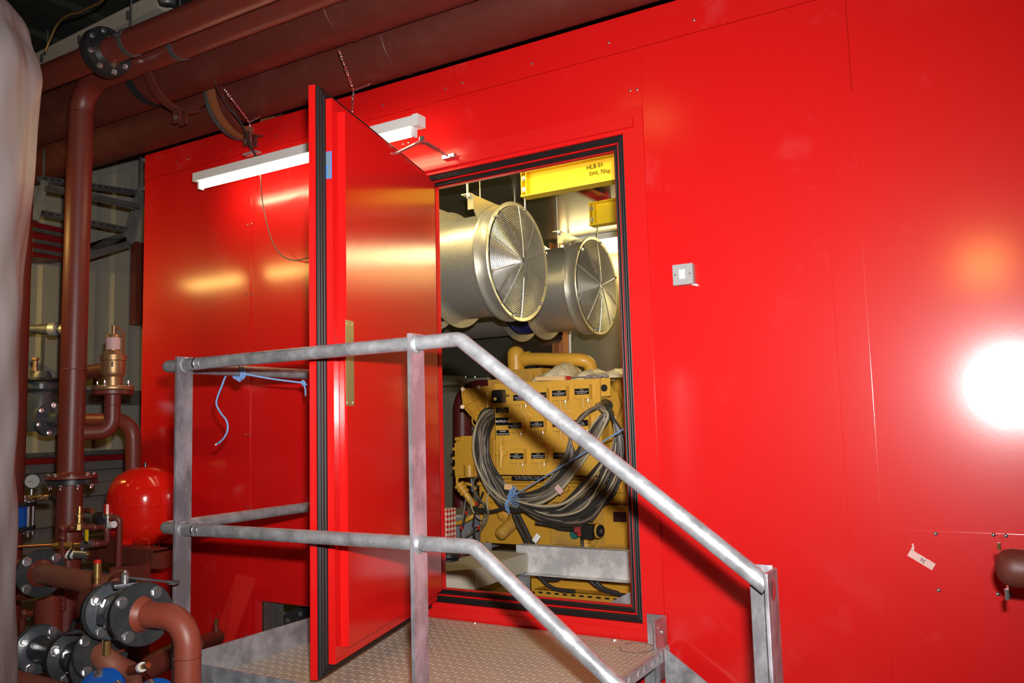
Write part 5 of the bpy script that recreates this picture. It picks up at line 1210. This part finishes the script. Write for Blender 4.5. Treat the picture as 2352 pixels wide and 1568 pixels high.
# bubble wrap, glove, screwdriver, timber on top of the panel
b = B(); rg = []
N1, N2 = 30, 14
for j in range(N2):
    row = []
    for i in range(N1):
        f = i/(N1-1); g = j/(N2-1); px = 1240+f*225
        topy = 868 - (38*math.exp(-((px-1283)/26)**2)) - 20*(1/(1+math.exp(-(px-1305)/14))) + 6*math.sin(px*.11) if True else 0
        Yk = YPn+.10+g*.42
        p = at(px, topy, YPn+.22); base = pz1+.005
        hgt_ = max(p.z-base, .01)*math.sin(PI*min(1, .10+g*.9))**.6 if 0 < j < N2-1 else 0
        row.append(V((p.x, Yk + .01*math.sin(i*1.3), base + hgt_*(.9+.1*math.sin(i*1.7+j*2.1)) + random.uniform(-.004, .004))))
    rg.append(row)
b.rings(rg, cap=False, close_u=False); bw = b.obj('bubble_wrap', 'bubble'); tag(bw, 'crumpled clear bubble wrap sheet heaped on top of the engine', 'packing sheet')
so = bw.modifiers.new('s', 'SOLIDIFY'); so.thickness = .004; ss = bw.modifiers.new('u', 'SUBSURF'); ss.levels = 1; ss.render_levels = 2
sd = thing('screwdriver', at(1310, 862, YPn+.07), 'screwdriver with red handle lying on the control panel top', 'screwdriver')
a, c = at(1284, 862, YPn+.06), at(1312, 862, YPn+.06); c.z = a.z = pz1+.016
B().lathe([(.008, 0), (.013, .006), (.014, .05), (.011, .062), (.013, .075), (.008, (c-a).length)], a, c-a, n=8).obj('handle', 'redplastic', sd)
B().cyl(c, c+(c-a).normalized()*.11, .004, n=8).obj('shaft', 'steel', sd)
gl = thing('work_glove', at(1370, 864, YPn+.07), 'crumpled mauve work glove beside the red screwdriver', 'glove')
b = B(); q = at(1362, 862, YPn+.07); q.z = pz1+.012
b.sphere(q, .035, (1.7, .9, .5), 18)
for k in range(4): b.tube(spline([q+V((.04, -.02+.012*k, .0)), q+V((.075, -.022+.014*k, .006)), q+V((.108-.008*abs(k-1), -.02+.012*k, -.002))], 4), .008, 8)
b.tube(spline([q+V((-.01, -.02, 0)), q+V((.02, -.045, 0)), q+V((.05, -.05, -.004))], 4), .009, 8); b.obj('glove_body', 'glove', gl)
a, c = at(1233, 868, YPn+.05), at(1300, 862, YPn+.05)
tag(B().box(V(((a.x+c.x)/2, YPn+.055, pz1+.016)), (c.x-a.x, .06, .026), Matrix.Rotation(.03, 3, 'Y'), .004).obj('timber_strip', 'wood'), 'pale timber strip lying on the left of the panel top', 'timber')

# cables looped over the engine --------------------------------------------
def cable(pts, r, m, label, group='hoses and cables looped over the engine', name='cable', n=7):
    return tag(B().tube(spline(pts, n), r, 8).obj(name, m), label, 'cable', group)
mats_ = ['cab_black', 'cab_grey', 'cab_black', 'cab_brown', 'cab_beige', 'cab_black', 'cab_brown', 'cab_black']
lab = {'cab_black': 'black', 'cab_grey': 'grey', 'cab_beige': 'beige', 'cab_brown': 'brown'}
loopA = [(1142, 946, .16), (1122, 954, .12), (1108, 988, .02), (1106, 1030, 0), (1116, 1075, 0), (1140, 1118, 0), (1170, 1146, 0), (1215, 1150, 0), (1265, 1128, 0), (1310, 1080, 0), (1350, 1020, 0), (1382, 965, 0), (1392, 938, .02), (1380, 924, .08), (1362, 935, .16)]
for i in range(26):
    s = (i-12.5)/12.5; j = random.uniform
    pts = []
    cx_, cy_ = 1250, 1010
    for k, (px, py, dy) in enumerate(loopA):
        g = .11*s + .03*math.sin(k*.9+i*2.1); px_ = px+(px-cx_)*g*-1.0 + j(-4, 4)*(k > 1); py_ = py+(py-cy_)*g*-1.2 + j(-4, 4)*(k > 1)
        if k > 11: px_ = px + s*12*(1 if k < 14 else .3); py_ = py - s*4
        pts.append(at(px_, py_, YPn-.09-.03*abs(math.sin(i*1.9))+dy*1.6))
    m_ = mats_[i % 8]; cable(pts, j(.008, .0125) if m_ == 'cab_black' else j(.0055, .0085), m_, '%s cable in the big loop hanging before the yellow panel' % lab[m_], '%s cables of the big loop' % lab[m_])
loopB = [(1168, 1146, 0), (1195, 1168, 0), (1240, 1196, 0), (1290, 1206, 0), (1335, 1190, 0), (1375, 1150, 0), (1405, 1100, 0), (1422, 1045, 0), (1420, 1000, 0), (1408, 960, 0), (1395, 932, .03), (1380, 922, .12)]
for i in range(24):
    s = (i-12)/12; j = random.uniform; pts = []
    for k, (px, py, dy) in enumerate(loopB):
        f = math.sin(PI*min(1, k/9)); pts.append(at(px - s*22*f + f*(9*math.sin(i*1.7+k*.8) + j(-5, 5)), py - (s+1)*24*f*(1 if k < 7 else .2) + f*(7*math.cos(i*2.9+k*.9) + j(-5, 5)), YPn-.10-.035*abs(math.sin(i*2.3+1))+dy*1.5))
    m_ = mats_[(i*3+2) % 8]; cable(pts, j(.008, .0125) if m_ == 'cab_black' else j(.0055, .0085), m_, '%s cable in the lower loop sagging past the red connector' % lab[m_], '%s cables of the lower loop' % lab[m_])
# inner strands crossing the right half of the panel
for i in range(14):
    j = random.uniform; s = i/14; pts = [at(1384+j(-4, 4), 932+j(-3, 3), YPn-.07), at(1350+j(-6, 6)-s*10, 945+s*10, YPn-.08), at(1318-s*10, 985+s*24, YPn-.09), at(1296+s*30, 1050+j(-6, 6), YPn-.10), at(1262+s*40, 1100+j(-5, 5), YPn-.1), at(1225+s*30, 1140, YPn-.1)]
    m_ = mats_[(i*5+1) % 8]; cable(pts, j(.005, .010), m_, '%s strand crossing the right half of the yellow panel' % lab[m_], '%s strands over the panel' % lab[m_])
# loose cables on the left
loose = [([(1112, 1080), (1090, 1100), (1088, 1125), (1105, 1150), (1120, 1165), (1118, 1195), (1100, 1225), (1095, 1250)], 'cab_brown', .006), ([(1110, 1130), (1095, 1170), (1088, 1200), (1090, 1230), (1098, 1255)], 'cab_black', .008),
         ([(1080, 1140), (1085, 1170), (1100, 1190), (1115, 1192), (1122, 1180), (1118, 1150), (1124, 1125)], 'cab_beige', .0045), ([(1070, 1145), (1064, 1185), (1062, 1240)], 'cab_grey', .005),
         ([(1075, 1155), (1066, 1195), (1058, 1235), (1052, 1250)], 'cab_black', .007), ([(1120, 1165), (1105, 1205), (1080, 1225), (1060, 1238), (1045, 1250)], 'cab_brown', .007),
         ([(1118, 1168), (1095, 1170), (1090, 1165), (1110, 1176), (1140, 1172), (1165, 1165), (1185, 1172)], 'cab_black', .011), ([(1180, 1180), (1190, 1205), (1205, 1235), (1215, 1262)], 'cab_black', .014), ([(1190, 1180), (1205, 1210), (1220, 1240), (1232, 1262)], 'cab_black', .012),
         ([(1330, 1215), (1290, 1214), (1260, 1205), (1230, 1200)], 'cab_black', .011), ([(1335, 1222), (1337, 1240), (1340, 1262)], 'cab_black', .009), ([(1355, 1200), (1380, 1165), (1395, 1120), (1400, 1080)], 'cab_black', .009),
         ([(1108, 1150), (1112, 1200), (1085, 1212), (1098, 1240)], 'cab_grey', .005)]
whr = ['from the yellow cast box to the floor duct', 'hanging left of the filter housing', 'curling loosely below the cast box', 'dropping straight at the far left', 'running down beside the straight grey one', 'crossing toward the carton', 'bending under the blue rope tie', 'dropping below the rope tie to the channel', 'dropping right of its twin to the channel', 'entering the red connector from left', 'leaving the bottom of the red connector', 'entering the red connector from above', 'kinked beside the filler neck']
for (pp, m_, r_), wtxt in zip(loose, whr): tag(B().tube(spline([at(x_, y_, YPn-.06+.02*math.sin(k)) for k, (x_, y_) in enumerate(pp)], 7), r_, 8).obj('cable', m_), '%s cable %s' % (lab[m_], wtxt), 'cable')
for i, (pp, wt) in enumerate((([(1238, 1318), (1250, 1335), (1275, 1352), (1320, 1358)], 'sagging left under the galvanised channel'), ([(1345, 1322), (1370, 1345), (1400, 1360), (1440, 1368)], 'sloping right under the galvanised channel'), ([(1360, 1322), (1385, 1350), (1420, 1362)], 'close beside the right sloping hose'), ([(1232, 1316), (1245, 1328), (1280, 1330), (1290, 1318)], 'making a short loop under the channel'))):
    tag(B().tube(spline([at(x_, y_, 1.05) for x_, y_ in pp], 7), .012, 8).obj('hose', 'cab_black'), 'black hose '+wt, 'hose')
# red bands of the cable joints
for i, (px, py, wt) in enumerate(((1095, 1157, 'upper'), (1071, 1178, 'middle'), (1060, 1212, 'lowest left'), (1100, 1212, 'lowest right'))):
    tag(B().cyl(at(px-1, py-4, YPn-.075), at(px+1, py+4, YPn-.075), .009, n=10).obj('heat_shrink_band', 'redplastic'), 'small red band on a loose cable, %s one' % wt, 'cable band')
# blue rope with knot
ro = thing('blue_rope', at(1165, 1150, 1.0), 'thin blue rope tying the cable bundle and running up right', 'rope')
k0 = at(1166, 1146, YPn-.16); B().tube([k0, at(1445, 977, .6)], .0042, 8).obj('rope_span', 'rope', ro)
b = B()
for k in range(3): b.tube(spline([k0+V((.012*k, 0, .012)), k0+V((.028+.01*k, -.01, .055+.012*k)), k0+V((.055+.006*k, -.01, .05+.008*k)), k0+V((.030, 0, .010))], 5), .0030, 6); b.tube(spline([k0, k0+V((-.012+.010*k, -.012, -.03)), k0+V((-.006+.012*k, -.01, -.07-.01*k))], 5), .0030, 6)
for k in range(7): a = -.6+k*.25; b.tube(spline([k0, k0+V((.05*math.cos(a), -.01, .05*math.sin(a))), k0+V((.09*math.cos(a*.8), -.012, .06*math.sin(a)-.01))], 4), .0026, 6)
b.obj('knot', 'rope', ro)
# paper tags
for px, py, an, wt in ((1167, 1118, .1, 'beige paper tag stuck on the cables left of rope knot'), (1284, 1124, .8, 'pink and white tag among the looped cables'), (1232, 1236, -.9, 'white printed tag hanging above the galvanised channel')):
    t = thing('cable_tag', at(px, py, YPn-.16), wt, 'tag'); p = at(px, py, YPn-.165)
    B().box(p, (.055, .003, .034), Matrix.Rotation(an, 3, 'Y'), .001).obj('tag_card', 'pink' if 'pink' in wt else ('whiteink' if 'white' in wt else 'wood'), t)
# red connector and pump
rc = thing('cable_connector', at(1336, 1220, 1.15), 'dull red square cable connector left of the circulation pump', 'connector')
B().box(at(1336, 1210, 1.16), (.075, .06, .070), None, .010).obj('housing', mat('faded_red_plastic', (.28, .03, .025), .5), rc); B().cyl(at(1331, 1222, 1.16), at(1331, 1230, 1.16), .014, n=14).obj('gland', 'redplastic', rc)
cpu = thing('circulation_pump', at(1362, 1236, 1.2), 'small black and yellow circulation pump with round black face', 'pump')
B().box(at(1353, 1220, 1.09), (.070, .08, .080), None, .008).obj('terminal_housing', 'black', cpu)
c = at(1378, 1219, 1.13); ax = V((.96, -.28, 0)).normalized()
B().lathe([(.040, -.10), (.044, -.09), (.044, -.008), (.040, 0)], c, ax, n=32).obj('motor_body', 'cat', cpu); B().lathe([(.036, .001), (.036, .006), (.030, .009)], c, ax, n=32).obj('black_face', 'black', cpu); B().lathe([(.012, .009), (.012, .012)], c, ax, n=24).obj('center_screw', 'steel', cpu)
b = B(); b.cyl(at(1345, 1262, 1.22), at(1345, 1180, 1.22), .019, n=18); b.lathe([(.034, 0), (.034, .03)], at(1345, 1190, 1.22), (0, 0, 1), n=8); b.lathe([(.032, 0), (.032, .04)], at(1347, 1262, 1.22), (0, 0, 1), n=8); b.obj('riser', 'cat', cpu)
B().cyl(at(1320, 1226, YE-.125), at(1320, 1226, YE-.115), .032, n=28).obj('green_disc', 'green', en)

# floor channel, grey box duct, posts
ch = thing('galvanised_channel', at(1320, 1320, 1.0), 'galvanised steel channel crossing inside the doorway sill', 'channel')
a, c = at(1185, 1251, .95), at(1186, 1312, .95); xr_ = -1.05
b = B(); b.bx(a.x, xr_, .95, .958, c.z, a.z, .002); b.bx(a.x, xr_, .90, .955, c.z-.006, c.z, .002); b.bx(a.x, xr_, .955, 1.02, a.z-.006, a.z, .002); b.obj('channel_section', 'galv_light', ch)
b = B(); x_ = at(1190, 1330, .97).x; zc0 = c.z-.008; b.bx(x_, x_+.085, .96, .968, Z0, zc0, .002); b.bx(x_+.035, x_+.041, .965, 1.04, Z0, zc0, .002); b.obj('leg', 'galv', ch)
for px in (1208, 1238): bolt(ch, at(px, 1318, .93), (0, 0, -1), .010, .014)
a, c = at(1188, 1385, .35), at(1458, 1390, .3)
tag(B().prism([at(1400, 1383, .5), at(1462, 1352, .5), at(1466, 1400, .5), at(1400, 1400, .5)], (0, .3, 0)).obj('corner_plate', 'galv'), 'small galvanised gusset in the lower right doorway corner', 'plate')
gd = thing('grey_floor_duct', at(1100, 1330, .8), 'dusty grey box duct slanting across the doorway floor', 'duct')
zt_ = -.765
A, J, Bq, Cq = atz(1211, 1270, zt_), atz(1090, 1307, zt_), atz(1005, 1314, zt_), atz(1123, 1263, zt_)
Lf = V((Bq.x-.35, Bq.y+.1, zt_)); Lb = V((Cq.x-.9, Cq.y-.1, zt_))
B().prism([A, J, J+(Cq-A), Cq], (0, 0, -.105)).obj('duct_casing', 'dusttop', gd)
dn = V((0, -.006, .003)); B().prism([J+dn, Bq+dn, Lf+dn, Lb, J+(Cq-A)+V((0, 0, .003))], (0, 0, -.112)).obj('end_section', 'dusttop', gd)
tag(yb(1070, 1243, 1130, 1262, 1.15, .12, 'upstand_plate', 'galv', parent=None) if False else B().bx(at(1080, 1246, 1.15).x, at(1128, 1246, 1.15).x, 1.15, 1.16, at(1100, 1264, 1.15).z-.1, at(1100, 1245, 1.15).z, .002).obj('upstand_plate', 'galv'), 'short galvanised upstand behind the grey box duct', 'plate')
vm = thing('rubber_mount', at(1030, 1300, .6), 'round black rubber mount on bolts at the lower left of doorway', 'mount')
c = at(1030, 1282, .55); B().lathe([(.055, -.03), (.06, -.02), (.06, .0), (.05, .004), (.06, .01), (.06, .03)], c, (0, 0, 1), n=28).obj('rubber_pad', 'rubber', vm); B().lathe([(.062, -.05), (.062, -.03)], c, (0, 0, 1), n=28).obj('base_disc', 'dust', vm)
for dx in (-.03, .03): B().cyl(c+V((dx, -.01, -.10)), c+V((dx, -.01, -.04)), .009, n=8).obj('stud', 'chrome', vm)
ct = thing('printed_carton', at(1020, 1240, .75), 'tall narrow carton printed with red diamonds at the left jamb', 'carton')
a, c = at(1000, 1168, .75), at(1026, 1172, .75); e = at(1030, 1240, .75)
B().box(V(((a.x+c.x)/2-.03, .80, (a.z+e.z)/2-.03)), (c.x-a.x+.06, .09, a.z-e.z+.06), None, .003).obj('carton_box', 'diamond', ct)
gb = thing('grey_crate', at(1060, 1230, 1.5), 'low grey crate behind the printed carton', 'crate')
a, c = at(1005, 1186, 1.5), at(1095, 1250, 1.5); B().bx(a.x-.1, c.x, 1.5, 2.1, c.z-.05, a.z, .006).obj('crate_body', mat('grey_crate', (.20, .21, .24), .5), gb); B().bx(a.x-.1, c.x+.01, 1.49, 2.1, a.z, a.z+.02, .003).obj('dusty_lid', 'dusttop', gb); B().bx(a.x-.1, c.x+.005, 1.488, 1.5, a.z-.11, a.z-.09, .003).obj('rim', 'galv', gb)
tag(B().tube(spline([at(1030, 1204, 1.35), at(1055, 1200, 1.35), at(1078, 1190, 1.35), at(1092, 1180, 1.38)], 6), .016, 14).obj('oil_pipe', 'cat'), 'yellow pipe running left from the engine over the crate', 'pipe')
